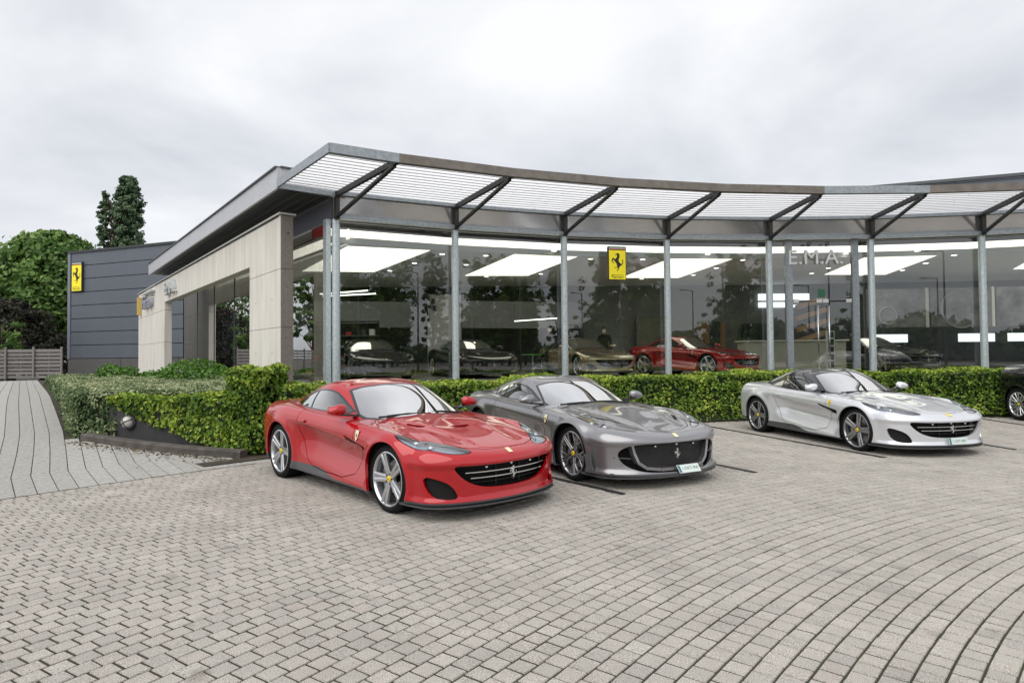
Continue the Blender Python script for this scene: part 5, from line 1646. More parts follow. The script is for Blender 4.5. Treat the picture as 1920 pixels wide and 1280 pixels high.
# distant wooded rise across the road
n = 9000
xx = rng.uniform(-160, 190, n); zz = rng.random(n) ** .7
hh = 5.5 + 2.0 * np.sin(xx * .045) + 1.8 * np.sin(xx * .13 + 1) + 1.0 * np.sin(xx * .41)
p = np.stack([xx, -95 - 10 * np.sin(xx * .02) + rng.normal(0, 4, n), zz * hh], 1)
me = leaf_mesh('treeline', p, np.repeat([[0, 1, .5]], n, 0), 2.0, .4 + .3 * zz + rng.normal(0, .15, n), M_LEAF_POP)
tl = link('treeline', me); tag(tl, 'dark wooded rise in the distance across the road', 'trees', kind='stuff')
mb = MB()
xs_ = np.linspace(-160, 190, 60); hs = 5.5 + 2.0 * np.sin(xs_ * .045) + 1.8 * np.sin(xs_ * .13 + 1)
vs = []
for x_, h_ in zip(xs_, hs): vs += [(x_, -100 - 10 * math.sin(x_ * .02), 0), (x_, -100 - 10 * math.sin(x_ * .02), h_ * .85), (x_, -130, h_ * .85)]
mb.add(vs, [(3 * i + k, 3 * i + k + 1, 3 * i + 4 + k, 3 * i + 3 + k) for i in range(59) for k in (0, 1)])
tag(mb.build('hill', M_CORE), kind='structure')

# fallen leaves and grit along the kerb and the hedge foot
n = 420
tt = rng.random(n); off = rng.exponential(.10, n)
pk = KERB_A[None] + (KERB_B - KERB_A)[None] * tt[:, None] - kn[None] * (off + .12)[:, None]
zk = np.array([site_z(q) for q in pk]) + .006
aa = rng.uniform(ang_of(-3.4, 10.7), ang_of(13, 15.4), 500); rr_ = 19.45 - rng.exponential(.10, 500)
ph = np.stack([LOT[0] + rr_ * np.sin(aa), LOT[1] + rr_ * np.cos(aa)], 1)
pp = np.concatenate([np.column_stack([pk, zk]), np.column_stack([ph, np.full(500, .008)])])
M_LITTER = leaf_material('leaf_litter', (.045, .030, .016), (.12, .075, .035), (.24, .17, .06), .8, .1)
lm = leaf_mesh('fallen_leaves', pp, np.repeat([[0, 0, 1.0]], len(pp), 0), .045, rng.random(len(pp)), M_LITTER, spread=.25)
tag(link('fallen_leaves', lm), 'brown fallen leaves along the kerb and hedge foot', 'leaves', kind='stuff')
# ------------------------------------------------------------------ grand tourers
SPEC_A = dict(   # folding-hardtop tourer
    rings=[
        dict(xf=.82, zf=.15, xr=-3.40, zr=.24, w=[.78, .83, .84, .84, .84, .84, .83, .78], z=[.15, .15, .145, .145, .15, .16, .18, .22]),
        dict(xf=.925, zf=.155, xr=-3.50, zr=.26, w=[.90, .945, .925, .905, .90, .92, .95, .90], z=[.155, .155, .15, .15, .155, .165, .18, .22]),
        dict(xf=.935, zf=.225, xr=-3.58, zr=.36, w=[.915, .955, .93, .895, .885, .918, .962, .92], z=[.24, .25, .235, .225, .235, .26, .28, .32]),
        dict(xf=.935, zf=.35, xr=-3.61, zr=.50, w=[.925, .962, .94, .882, .874, .918, .968, .93], z=[.37, .40, .38, .36, .37, .40, .42, .46]),
        dict(xf=.935, zf=.475, xr=-3.62, zr=.64, w=[.93, .966, .945, .885, .872, .92, .971, .935], z=[.49, .54, .51, .50, .51, .54, .57, .60]),
        dict(xf=.92, zf=.565, xr=-3.62, zr=.76, w=[.925, .964, .955, .915, .90, .935, .971, .93], z=[.585, .66, .64, .625, .64, .675, .71, .74]),
        dict(xf=.855, zf=.625, xr=-3.60, zr=.86, w=[.885, .938, .945, .945, .94, .952, .96, .905], z=[.655, .755, .745, .735, .755, .79, .825, .85]),
        dict(xf=.72, zf=.672, xr=-3.57, zr=.945, w=[.79, .862, .885, .905, .905, .915, .91, .835], z=[.705, .812, .828, .842, .863, .895, .925, .94], pf=2.1),
        dict(xf=.48, zf=.722, xs=.18, xr=-3.50, zr=.99, w=[.60, .70, .76, .80, .81, .80, .785, .70], z=[.715, .788, .845, .885, .91, .945, .975, .985]),
        dict(xf=.12, zf=.79, xs=-.2, xr=-3.40, zr=1.0, w=[.36, .40, .43, .45, .45, .45, .43, .38], z=[.72, .812, .872, .90, .91, .94, .985, .995]),
    ],
    center=(-.1, -3.3, spl([.3, -.1, -.45, -.8, -1.2, -2.2, -2.8, -3.3], [.755, .83, .885, .915, .92, .94, .985, 1.0])),
    gh=[
        [(-.55,0,.885),(-.58,.30,.885),(-.70,.56,.875),(-.86,.705,.865),(-1.0,.77,.86),(-1.3,.815,.87),(-1.7,.82,.89),(-2.1,.79,.915),(-2.45,.735,.94),(-2.78,.64,.955),(-3.02,.45,.965),(-3.1,.22,.975),(-3.12,0,.98)],
        [(-.90,0,1.025),(-.93,.28,1.025),(-1.0,.52,1.015),(-1.115,.655,1.005),(-1.22,.715,1.005),(-1.42,.745,1.03),(-1.75,.75,1.06),(-2.1,.725,1.07),(-2.42,.67,1.065),(-2.68,.57,1.06),(-2.85,.40,1.062),(-2.90,.2,1.067),(-2.91,0,1.07)],
        [(-1.29,0,1.222),(-1.31,.26,1.216),(-1.36,.47,1.198),(-1.43,.585,1.172),(-1.49,.63,1.165),(-1.60,.64,1.19),(-1.82,.645,1.213),(-2.10,.62,1.20),(-2.34,.565,1.165),(-2.52,.475,1.14),(-2.63,.33,1.142),(-2.66,.17,1.15),(-2.66,0,1.15)],
        [(-1.44,0,1.266),(-1.455,.22,1.262),(-1.50,.40,1.25),(-1.56,.49,1.235),(-1.60,.53,1.234),(-1.69,.555,1.255),(-1.85,.555,1.268),(-2.06,.53,1.252),(-2.24,.475,1.222),(-2.37,.39,1.207),(-2.44,.27,1.212),(-2.46,.14,1.22),(-2.46,0,1.22)],
        [(-1.60,0,1.29),(-1.61,.15,1.288),(-1.64,.27,1.283),(-1.68,.335,1.28),(-1.71,.36,1.283),(-1.77,.375,1.294),(-1.87,.375,1.298),(-2.0,.35,1.29),(-2.1,.315,1.278),(-2.18,.25,1.272),(-2.22,.17,1.274),(-2.24,.09,1.277),(-2.24,0,1.277)],
    ],
    ghc=(-1.75, -2.08, lambda x: 1.305 - .02 * (x + 1.8) ** 2),
    wb=2.67, rf=.340, rr=.352, wheel='five',
    hood=[(.80, 0), (.775, .28), (.70, .46), (.52, .62), (.18, .72), (-.25, .745), (-.56, .735), (-.72, .62), (-.64, .35), (-.60, 0), (-.60, -.2), (.80, -.2)],
    headlight=[(.80, .44), (.765, .61), (.66, .755), (.47, .855), (.20, .905), (.05, .875), (.22, .77), (.42, .655), (.60, .54), (.74, .44)],
    grille=[(-.2, .525), (.30, .523), (.56, .53), (.665, .535), (.64, .47), (.54, .375), (.40, .315), (.2, .292), (-.2, .29)],
    intake=[(.885, .44), (.80, .415), (.70, .365), (.645, .30), (.615, .222), (.72, .215), (.815, .235), (.865, .31)],
    door=[(-.68, 1.1), (-.655, .80), (-.66, .50), (-.74, .225), (-1.75, .23), (-1.96, .36), (-2.10, .62), (-2.12, .78), (-2.02, 1.1)],
    vent=[(-.39, .55), (-.39, .632), (-.62, .668), (-.90, .725), (-.76, .625), (-.62, .56)],
    wind=[(-.30, -.3), (-.45, .25), (-.60, .50), (-.84, .69), (-.97, .715), (-1.44, .57), (-1.41, .48), (-1.375, .28), (-1.36, -.3)],
    sidew=[(-.98, .925), (-1.18, 1.015), (-1.46, 1.137), (-1.60, 1.176), (-1.80, 1.195), (-2.02, 1.187), (-2.22, 1.15), (-2.42, 1.075), (-2.58, .99), (-2.62, .968), (-2.3, .952), (-1.7, .928)],
    pillar=-2.05,
    rearw=[(-2.52, -.3), (-2.50, .30), (-2.62, .40), (-2.98, .40), (-3.06, .2), (-3.07, -.3)],
    cabin=[(-.72, -.3), (-.75, .4), (-.95, .66), (-1.3, .745), (-1.7, .75), (-2.1, .72), (-2.5, .64), (-2.8, .45), (-2.95, 0), (-2.95, -.3)],
    crease=((-2.15, .785), (-.5, .625), .105),
    hoodvents=[[(.05, .36), (-.10, .42), (-.30, .47), (-.28, .515), (-.08, .47)], [(.10, .03), (.06, .13), (.015, .13), (.02, -.05), (.10, -.05)]],
    mirror=(-1.00, .86, .99), wipers=True, slats=True)

import copy
SPEC_B = copy.deepcopy(SPEC_A)     # front-engined coupe with a wide mesh mouth
def _mod():
    S = SPEC_B
    r = S['rings']
    # longer, flatter nose, lower lip, wider tail
    for k, (xf, zf) in enumerate([(.86, .13), (.985, .135), (.985, .20), (.955, .33), (.965, .455), (.965, .545), (.905, .605), (.76, .652), (.50, .705), (.12, .785)]):
        r[k]['xf'], r[k]['zf'] = xf, zf
    r[8]['w'] = [.58, .68, .75, .80, .81, .81, .80, .72]
    for k in range(1, 8):
        r[k]['w'] = [w + .014 for w in r[k]['w']]
    S['wb'] = 2.72
    S['rf'], S['rr'] = .345, .356
    S['gh'] = [
        [(-.62,0,.87),(-.65,.30,.87),(-.78,.57,.86),(-.94,.715,.85),(-1.08,.78,.85),(-1.38,.825,.865),(-1.75,.83,.885),(-2.15,.80,.91),(-2.55,.75,.935),(-2.95,.66,.945),(-3.25,.46,.955),(-3.36,.22,.96),(-3.38,0,.96)],
        [(-.97,0,1.01),(-1.0,.28,1.01),(-1.07,.52,1.0),(-1.19,.66,.99),(-1.29,.72,.99),(-1.48,.75,1.015),(-1.8,.755,1.045),(-2.15,.73,1.055),(-2.5,.68,1.05),(-2.82,.58,1.035),(-3.03,.40,1.03),(-3.1,.2,1.03),(-3.11,0,1.03)],
        [(-1.33,0,1.165),(-1.35,.26,1.16),(-1.40,.46,1.145),(-1.47,.57,1.125),(-1.53,.615,1.125),(-1.66,.64,1.162),(-1.88,.645,1.185),(-2.16,.625,1.178),(-2.44,.575,1.15),(-2.66,.485,1.125),(-2.80,.33,1.122),(-2.85,.17,1.125),(-2.86,0,1.125)],
        [(-1.49,0,1.222),(-1.505,.22,1.217),(-1.55,.40,1.207),(-1.615,.49,1.194),(-1.66,.53,1.197),(-1.76,.555,1.225),(-1.92,.555,1.236),(-2.13,.53,1.225),(-2.34,.475,1.20),(-2.49,.39,1.185),(-2.57,.27,1.187),(-2.6,.14,1.19),(-2.6,0,1.19)],
        [(-1.67,0,1.258),(-1.68,.15,1.256),(-1.71,.27,1.252),(-1.75,.335,1.25),(-1.78,.36,1.253),(-1.84,.375,1.262),(-1.94,.375,1.265),(-2.07,.35,1.258),(-2.18,.315,1.247),(-2.27,.25,1.24),(-2.32,.17,1.241),(-2.34,.09,1.243),(-2.34,0,1.243)],
    ]
    S['ghc'] = (-1.82, -2.16, lambda x: 1.272 - .02 * (x + 1.9) ** 2)
    S['wheel'] = 'star'
    S['hood'] = [(.775, 0), (.745, .26), (.66, .43), (.45, .56), (.15, .67), (-.25, .735), (-.60, .735), (-.78, .63), (-.71, .35), (-.67, 0), (-.67, -.2), (.775, -.2)]
    S['headlight'] = [(.735, .46), (.69, .57), (.58, .705), (.42, .80), (.22, .862), (.02, .872), (.04, .845), (.22, .79), (.42, .68), (.60, .53), (.70, .45)]
    S['grille'] = [(-.2, .535), (.30, .533), (.58, .53), (.71, .49), (.765, .43), (.74, .34), (.66, .26), (.50, .205), (.25, .19), (-.2, .188)]
    S['intake'] = None
    S['wind'] = [(x - .07, y) for x, y in S['wind']]
    S['sidew'] = [(-1.06, .915), (-1.25, 1.0), (-1.53, 1.115), (-1.68, 1.152), (-1.88, 1.17), (-2.12, 1.163), (-2.32, 1.13), (-2.40, 1.06), (-2.42, .965), (-1.75, .92)]
    S['pillar'] = -2.16
    S['quarter'] = [(-2.48, 1.07), (-2.60, 1.085), (-2.74, 1.04), (-2.72, .965), (-2.56, .962), (-2.49, 1.0)]
    S['rearw'] = [(-2.66, -.3), (-2.64, .30), (-2.76, .40), (-3.14, .40), (-3.24, .2), (-3.25, -.3)]
    S['cabin'] = [(x - .07, y) for x, y in S['cabin']]
    S['door'] = [(-.74, 1.1), (-.71, .80), (-.72, .50), (-.80, .225), (-1.80, .23), (-2.02, .36), (-2.15, .62), (-2.17, .78), (-2.09, 1.1)]
    S['vent'] = None
    S['crease'] = ((-2.2, .80), (-.7, .66), .05)
    S['mirror'] = (-1.06, .875, .972)
    S['slats'] = False
    S['hoodvents'] = [[(.40, .44), (.20, .55), (-.02, .605), (.0, .635), (.22, .60), (.42, .485)]]
_mod()

def arc_liner(mb, rad):
    n = 20
    vs = []
    for i in range(n + 1):
        a = R(-22) + R(224) * i / n
        for r_, y_ in ((rad + .05, .0), (rad + .055, .30), (.02, .31)):
            vs.append((r_ * math.cos(a), y_, r_ * math.sin(a)))
    fs = []
    for i in range(n):
        for k in range(2):
            fs.append((i * 3 + k, i * 3 + k + 1, (i + 1) * 3 + k + 1, (i + 1) * 3 + k))
    mb.add(vs, fs)

def make_gt(name, S, mats, plate=None, banner=False):
    """one car as an Empty with its parts"""
    root = new_empty(name)
    wb = S['wb']; dx = 2.67 - wb
    T = np.array([ring_pts(r) for r in S['rings']] + [center_ring(*S['center'])])
    if dx:                                                         # stretch what lies behind the doors
        T[:, :, 0] += dx * sstep(-.6, -2.2, T[:, :, 0])
    B = Surf.grid(surf_eval(surf_fit(T, 2), 10, 15))
    # ---- relief on the flanks and the bonnet
    x, y, z = B.x().copy(), B.y().copy(), B.z().copy()
    (xa, za), (xb, zb), A = S['crease']
    zc = za + (zb - za) * np.clip((x - xa) / (xb - xa), -.3, 1.2)
    t = zc - z
    amp = A * sstep(xa - .12, xa + .35, x) * (1 - sstep(xb + .02, xb + .14, x)) * (y > .55)
    B.co[:, 1] -= amp * sstep(-.012, .055, t) * (1 - sstep(.16, .46, t))
    # bulge of the wheel arches
    for ax, az, rr_ in ((0, S['rf'], .40), (-wb, S['rr'], .42)):
        d = np.hypot(x - ax, z - az)
        B.co[:, 1] += .016 * np.exp(-((d - rr_) / .055) ** 2) * (y > .6)
    # bumper: recessed middle between the nose and the lower lip
    fz = S.get('bump', (.555, .485, .17, .25))
    dd = -.020 * sstep(fz[0], fz[1], z) * sstep(fz[2], fz[3], z) * sstep(.34, .50, x)
    B.co += B.nr * dd[:, None]
    # bonnet: sunken channels beside a raised middle, two long creases
    on_hood = (z > .62) & (x > -.75) & (x < .80)
    yl = .30 + .22 * sstep(.6, -.6, x)
    B.co[:, 2] += on_hood * (.009 * (1 - sstep(yl - .05, yl + .0, y)) - .004 * np.exp(-((y - yl - .09) / .07) ** 2)) * sstep(.80, .35, x)
    # refresh normals
    nvv, nuu = len(S['rings']) * 15 + 1, (len(T[0]) - 1) * 10 + 1
    B = Surf.grid(B.co.reshape(nvv, nuu, 3))
    P = mats
    arch_f, arch_r = S['rf'] + .042, S['rr'] + .042
    B = B.remove(circ_fn(0, S['rf'] + .004, arch_f, lambda s: (s.y() > .45) & (s.z() < .85)))
    B = B.remove(circ_fn(-wb, S['rr'] + .004, arch_r, lambda s: (s.y() > .45) & (s.z() < .9)))
    front = lambda s: (s.x() > .3)
    B = B.remove(front_fn(smooth_poly(S['grille']), front))
    if S['intake']: IN, B = B.cut(front_fn(smooth_poly(S['intake'], 1), lambda s: (s.x() > .50) & (s.z() < .55))(B))
    if S['vent']: VN, B = B.cut(side_fn(S['vent'], lambda s: s.y() > .6)(B))
    B = B.remove(top_fn(S['cabin'], lambda s: s.z() > .8))
    HL, B = B.cutgap(top_fn(smooth_poly(S['headlight'], 1), lambda s: s.z() > .5), .004)
    HD, B = B.cutgap(top_fn(S['hood'], lambda s: s.z() > .55), .0045)
    DR, B = B.cutgap(side_fn(smooth_poly(S['door'], 1), lambda s: s.y() > .6), .0045)
    zs = spl([1.0, .45, -.5, -1.15, -1.65, -2.3, -3.6], [.185, .185, .175, .18, .262, .27, .30])
    SK, B = B.cut(B.z() - zs(B.x()))
    SKd, DR = DR.cut(DR.z() - zs(DR.x()))
    SK2 = Surf(np.concatenate([SK.co, SKd.co]), np.concatenate([SK.nr, SKd.nr]), np.concatenate([SK.uv, SKd.uv]),
               list(SK.faces) + [tuple(i + len(SK.co) for i in f) for f in SKd.faces])
    link('body', B.mesh('body', P['paint'], rim=.03), root)
    VT = []
    for vp in S['hoodvents']:
        q, HD = HD.cut(top_fn(vp)(HD)); VT.append(q)
    hd_ = link('hood', HD.mesh('hood', P['paint'], rim=.02), root)
    for q in VT:
        link('hood_vent', q.moved(-.022).mesh('hood_vent', P['liner'], rim=0), hd_)
    for s in (1, -1):
        d = link('door', DR.mesh('door', P['paint'], both=False, side=s, rim=.02), root)
        # flush handle
        h = MB(); h.cbox((S['door'][6][0] + .14, s * .955, .80), (.17, .02, .035), .008)
        link('door_handle', h.mesh('door_handle', P['paint']), d)
        lens = link('headlight', HL.moved(.002).mesh('headlight', P['lens'], both=False, side=s, rim=.0), root)
        link('lamp_bowl', HL.moved(-.035).mesh('lamp_bowl', P['lampin'], both=False, side=s, rim=0), lens)
        # projector and light strip inside the lamp
        ip = MB()
        c = HL.co.mean(0) * (1, s, 1)
        for q in (0.35, 0.62):
            k = int(np.argmin(np.abs(HL.co[:, 0] - (HL.co[:, 0].min() + q * np.ptp(HL.co[:, 0])))))
            near = np.abs(HL.co[:, 0] - HL.co[k, 0]) < .03
            c = HL.co[near].mean(0) * (1, s, 1) - np.array([0.02, 0, .022])
            ip.lathe([(0, .036), (.024, .034), (.030, .02), (.032, -.01)], 16, axis='X', c=tuple(c))
        link('projector', ip.mesh('projector', P['chrome'], True), lens)
        rimm = HL.mesh('lamp_edge', P['gloss'], both=False, side=s, rim=.03)
        # keep only the rim of that mesh as a dark surround
        bm = bmesh.new(); bm.from_mesh(rimm); nf = len(HL.faces); bm.faces.ensure_lookup_table()
        bmesh.ops.delete(bm, geom=[bm.faces[i] for i in range(nf)], context='FACES'); bm.to_mesh(rimm); bm.free()
        link('lamp_edge', rimm, lens)
    link('side_skirt', SK2.mesh('side_skirt', P['carbon'], rim=.02), root)
    # splitter blade
    sp = MB()
    rr_ = S['rings'][1]
    pts = [(p[0] + .020, p[1] * 1.012) for p in ring_pts(rr_)[:7]]
    full = [(a, -b) for a, b in pts[::-1]] + pts[1:]
    inn = [(a - .16, b * .97) for a, b in full]
    vs = [(a, b, .146) for a, b in full] + [(a, b, .160) for a, b in inn] + [(a, b, .132) for a, b in full] + [(a, b, .128) for a, b in inn]
    n = len(full); fs = []
    for i in range(n - 1):
        fs += [(i, i + 1, n + i + 1, n + i), (2 * n + i, 3 * n + i, 3 * n + i + 1, 2 * n + i + 1), (i, 2 * n + i, 2 * n + i + 1, i + 1)]
    sp.add(vs, fs)
    sp.build('splitter', P['carbon'], root)
    # ---- glasshouse
    gh = np.array(S['gh'])
    g = gh.copy()
    n = g.shape[1]
    xa_, xb_, fz = S['ghc']
    cl = [(xa_ + (xb_ - xa_) * i / (n - 1), 0, fz(xa_ + (xb_ - xa_) * i / (n - 1))) for i in range(n)]
    g = np.concatenate([g, [cl]], 0)
    if dx: g[:, :, 0] += dx * sstep(-2.0, -2.9, g[:, :, 0])
    G = Surf.grid(surf_eval(surf_fit(g, 2), 14, 12))
    facing_side = lambda s: (s.y() > .3) & (s.nr[:, 1] > .35)
    WS, G = G.cut(top_fn(S['wind'], lambda s: s.x() > -1.62)(G))
    SW, G = G.cut(side_fn(smooth_poly(S['sidew'], 1), facing_side)(G))
    if S.get('quarter'):
        QW, G = G.cut(side_fn(smooth_poly(S['quarter'], 1), facing_side)(G))
    RW, G = G.cut(top_fn(S['rearw'], lambda s: s.x() < -2.3)(G))
    link('roof', G.mesh('roof', P['roof'], rim=.012), root)
    wp = S['wind']
    inner = lambda s: poly_sdf(s.x(), s.y(), wp) + .032
    GLS, FR = WS.cut(inner(WS))
    link('windshield', GLS.mesh('windshield', P['glass'], rim=0), root)
    link('windshield_frame', FR.moved(.001).mesh('windshield_frame', P['gloss'], rim=.01), root)
    px = S['pillar'] + 0 * SW.x()
    a, _ = SW.cut(-(SW.x() - px) + .014); b, _ = SW.cut((SW.x() - px) + .014)
    mid = SW.cut(np.abs(SW.x() - px) - .016)[0]
    for s in (1, -1):
        w1 = link('side_window', a.moved(-.004).mesh('side_window', P['sglass'], both=False, side=s, rim=0), root)
        link('quarter_window', b.moved(-.004).mesh('quarter_window', P['sglass'], both=False, side=s, rim=0), root)
        link('pillar_trim', mid.moved(.001).mesh('pillar_trim', P['gloss'], both=False, side=s, rim=.008), w1)
        if S.get('quarter'):
            link('rear_side_window', QW.moved(-.004).mesh('rear_side_window', P['sglass'], both=False, side=s, rim=0), root)
        # dark seal round the side window
        sv = side_fn(smooth_poly(S['sidew'], 1), facing_side)
    SEAL = SW.cut(-(sv(SW) + .016))[0]
    link('window_seal', SEAL.moved(.0015).mesh('window_seal', P['gloss'], rim=.006), root)
    link('rear_window', RW.moved(-.003).mesh('rear_window', P['sglass'], rim=0), root)
    # ---- cowl, wipers
    cw = MB()
    cp = [(-.50 + dx * 0, .0), (-.53, .3), (-.64, .56), (-.82, .70)]
    off = S['wind'][1][0] + .45
    full = [(a + off, -b) for a, b in cp[::-1]] + [(a + off, b) for a, b in cp[1:]]
    m_ = len(full)
    vs = [(a, b, .873 - .035 * abs(b)) for a, b in full] + [(a - .22, b, .885 - .03 * abs(b)) for a, b in full]
    cw.add(vs, [(i, i + 1, m_ + i + 1, m_ + i) for i in range(m_ - 1)])
    cw.build('cowl', P['dark'], root)
    for k, (y0, y1) in enumerate(((-.48, .02), (-.02, .50))):
        wpx = MB()
        gz = lambda yy: .925 - .03 * abs(yy)
        p0 = (-.70 + off, y0, gz(y0)); p1 = (-.64 + off, y1, gz(y1) - .012)
        wpx.tube([(p0[0] + .05, p0[1], p0[2] - .03), p0, ((p0[0] + p1[0]) / 2 + .012, (p0[1] + p1[1]) / 2, (p0[2] + p1[2]) / 2 + .012), p1], .009, 6)
        wpx.bar((p0[0] + .01, p0[1] - .12, p0[2] - .008), (p1[0] + .01, p1[1] + .06, p1[2] - .004), .012, .022)
        wpx.build('wiper', P['dark'], root)
    # ---- mouth: dark back, slats or mesh, emblem
    gp = smooth_poly(S['grille'])
    xf = S['rings'][4]['xf']
    gy = [p[0] for p in gp if p[0] >= 0]; gw = max(gy)
    gz0, gz1 = min(p[1] for p in gp), max(p[1] for p in gp)
    nose = lambda yy: xf - .055 - .30 * (abs(yy) / .85) ** 2.4
    gm = MB()
    nn = 24
    ys = [-gw - .04 + (2 * gw + .08) * i / nn for i in range(nn + 1)]
    vs = [(nose(q) - .12, q, zz) for zz in (gz0 - .05, gz1 + .05) for q in ys]
    gm.add(vs, [(i, i + 1, nn + 2 + i, nn + 1 + i) for i in range(nn)])
    gr = gm.build('grille', P['liner'], root, smooth=True)
    def half_w(zz):
        w = 0
        for i in range(len(gp)):
            a_, b_ = gp[i], gp[(i + 1) % len(gp)]
            if (a_[1] - zz) * (b_[1] - zz) <= 0 and a_[1] != b_[1]:
                w = max(w, a_[0] + (b_[0] - a_[0]) * (zz - a_[1]) / (b_[1] - a_[1]))
        return w
    if S['slats']:
        for zz in (.345, .40, .455, .505):
            hw = half_w(zz) - .01
            main = zz in (.40, .455)
            hw2 = hw * (.86 if main else .98)
            sl = MB()
            q = [-hw2 + 2 * hw2 * i / 20 for i in range(21)]
            for i in range(20):
                sl.bar((nose(q[i]) - (.0 if main else .06), q[i], zz), (nose(q[i + 1]) - (.0 if main else .06), q[i + 1], zz), .05, .010 if main else .007)
            sl.build('grille_slat', P['chrome'] if main else P['dark'], gr)
        for yy in (-.16, .16):
            vb = MB(); vb.box((nose(yy) - .06, yy, .41), (.03, .012, .22)); vb.build('grille_strut', P['dark'], gr)
    else:
        mb_ = MB()
        # woven mouth: crossing wires
        inside = lambda yy, zz: (zz > .235) and (zz < .515) and abs(yy) < min(half_w(zz) - .02, .56 - max(0, (.33 - zz)) * .9)
        st = .021
        for sgn in (-1, 1):
            for k in range(-50, 51):
                prev = None
                for j in range(0, 60):
                    zz = .23 + j * .005
                    yy = k * st * 1.5 + sgn * (zz - .23) * 1.5
                    cur = (nose(yy) - .03, yy, zz) if inside(yy, zz) else None
                    if cur is None and prev is not None:
                        mb_.bar(start, prev, .006, .003, up=(1, 0, 0))
                    if cur is not None and prev is None: start = cur
                    prev = cur
                if prev is not None: mb_.bar(start, prev, .006, .003, up=(1, 0, 0))
        mb_.build('grille_mesh', mat('mesh_grey', (.06, .06, .063), .4, .5), gr)
        # painted blade that frames the mesh inside the mouth
        fr = MB()
        path = [(.60, .53), (.575, .42), (.53, .31), (.44, .245), (.25, .222), (0, .218)]
        path = path + [(-a_, b_) for a_, b_ in path[-2::-1]]
        for i in range(len(path) - 1):
            a_, b_ = path[i], path[i + 1]
            fr.bar((nose(a_[0]) + .005, a_[0], a_[1]), (nose(b_[0]) + .005, b_[0], b_[1]), .035, .075, up=(1, 0, 0))
        fr.build('grille_frame', P['paint'], gr)
        for s in (1, -1):
            fk = MB(); fk.bar((.74, s * .80, .185), (.40, s * .958, .19), .05, .022); fk.bar((.46, s * .957, .20), (.42, s * .966, .40), .008, .10); fk.build('aero_flick', P['paint'], root)
            fn = MB(); fn.bar((nose(.62) + .02, s * .60, .36), (nose(.78) + .03, s * .79, .375), .012, .05, up=(1, 0, 0)); fn.build('intake_fin', P['carbon'], gr)
    em = MB()
    ex = nose(0) + (.028 if S['slats'] else .012)
    Me = Matrix.Translation((ex, 0, .415 if S['slats'] else .395)) @ Matrix.Rotation(math.pi / 2, 4, 'Z') @ Matrix.Rotation(math.pi / 2, 4, 'X')
    ngon_plate(em, HORSE, .135, .008, Me)
    em.build('emblem', P['chrome'], gr)
    for yy in (-.30, .30):
        sn = MB(); sn.lathe([(0, .006), (.012, .005), (.016, -.01), (.016, -.06)], 14, axis='X', c=(nose(yy) + .0, yy, .495)); sn.build('parking_sensor', P['chrome'], gr, smooth=True)
    sn = MB(); sn.lathe([(0, .012), (.013, .009), (.019, -.01), (.019, -.06)], 14, axis='X', c=(nose(0) + .01, 0, .508)); sn.build('camera_eye', P['chrome'], gr, smooth=True)
    if S['intake']:
        for s in (1, -1):
            link('corner_intake', IN.moved(-.045).mesh('corner_intake', P['liner'], both=False, side=s, rim=0), root)
    if S['vent']:
        for s in (1, -1): link('side_vent', VN.moved(-.008).mesh('side_vent', P['liner'], both=False, side=s, rim=0), root)
    # nose badge
    bd = MB()
    k = int(np.argmin(np.hypot(B.co[:, 1], (B.co[:, 2] - (S['rings'][6]['zf'] + .004)) * 3) + (B.co[:, 0] < .5)))
    nb, pb = Vector(B.nr[k]), Vector(B.co[k])
    Mb = Matrix.Translation(pb + nb * .002) @ Matrix.Rotation(math.atan2(nb.x, nb.z), 4, 'Y')
    ngon_plate(bd, [(-.040, -.026), (.040, -.026), (.040, .026), (-.040, .026)], 1.0, .004, Mb)
    bd.build('nose_badge', mat('badge_cream', (.80, .72, .42), .35, coat=.4), root)
    # shields on the front wings, small mark behind the wheel
    for s in (1, -1):
        tgt = np.array([-.56, .735])
        k = int(np.argmin(np.hypot(B.co[:, 0] - tgt[0], B.co[:, 2] - tgt[1]) + (B.co[:, 1] < .6) * 9))
        p, nv = Vector(B.co[k] * (1, s, 1)), Vector(B.nr[k] * (1, s, 1))
        zax = nv; yax = (Vector((0, 0, 1)) - nv * nv.z).normalized(); xax = yax.cross(zax)
        Ms = Matrix((( xax.x, yax.x, zax.x, p.x + nv.x * .003), (xax.y, yax.y, zax.y, p.y + nv.y * .003), (xax.z, yax.z, zax.z, p.z + nv.z * .003), (0, 0, 0, 1)))
        sh = MB()
        ngon_plate(sh, [(a_ * .098, b_ * .125) for a_, b_ in SHIELD], 1.0, .003, Ms, 0)
        ngon_plate(sh, [(a_ * .084, b_ * .108) for a_, b_ in SHIELD], 1.0, .0045, Ms, 1)
        ngon_plate(sh, HORSE, .058, .0065, Ms, 2)
        sh.build('wing_shield', [P['chrome'], mat('badge_cream', (.8, .72, .42)), P['dark']], root)
    # ---- mirrors
    mx_, my_, mz_ = S['mirror']
    for s in (1, -1):
        mm = MB()
        NU, NV = 14, 9
        vs, fs = [], []
        for i in range(NV):
            v = -math.pi / 2 + math.pi * i / (NV - 1)
            for j in range(NU):
                u = 2 * math.pi * j / NU
                cx_, cy_, cz_ = math.cos(v) * math.cos(u), math.sin(v), math.cos(v) * math.sin(u)
                px_ = .085 * (abs(cx_) ** .7) * math.copysign(1, cx_)
                if px_ < 0: px_ *= .35
                vs.append((mx_ + px_, s * (my_ + .105 + .118 * cy_), mz_ + .062 * (abs(cz_) ** .85) * math.copysign(1, cz_) * (1 - .25 * cy_) - .012 * cy_))
        for i in range(NV - 1):
            for j in range(NU):
                j2 = (j + 1) % NU
                f = (i * NU + j, i * NU + j2, (i + 1) * NU + j2, (i + 1) * NU + j)
                fs.append(f if s > 0 else f[::-1])
        mm.add(vs, fs)
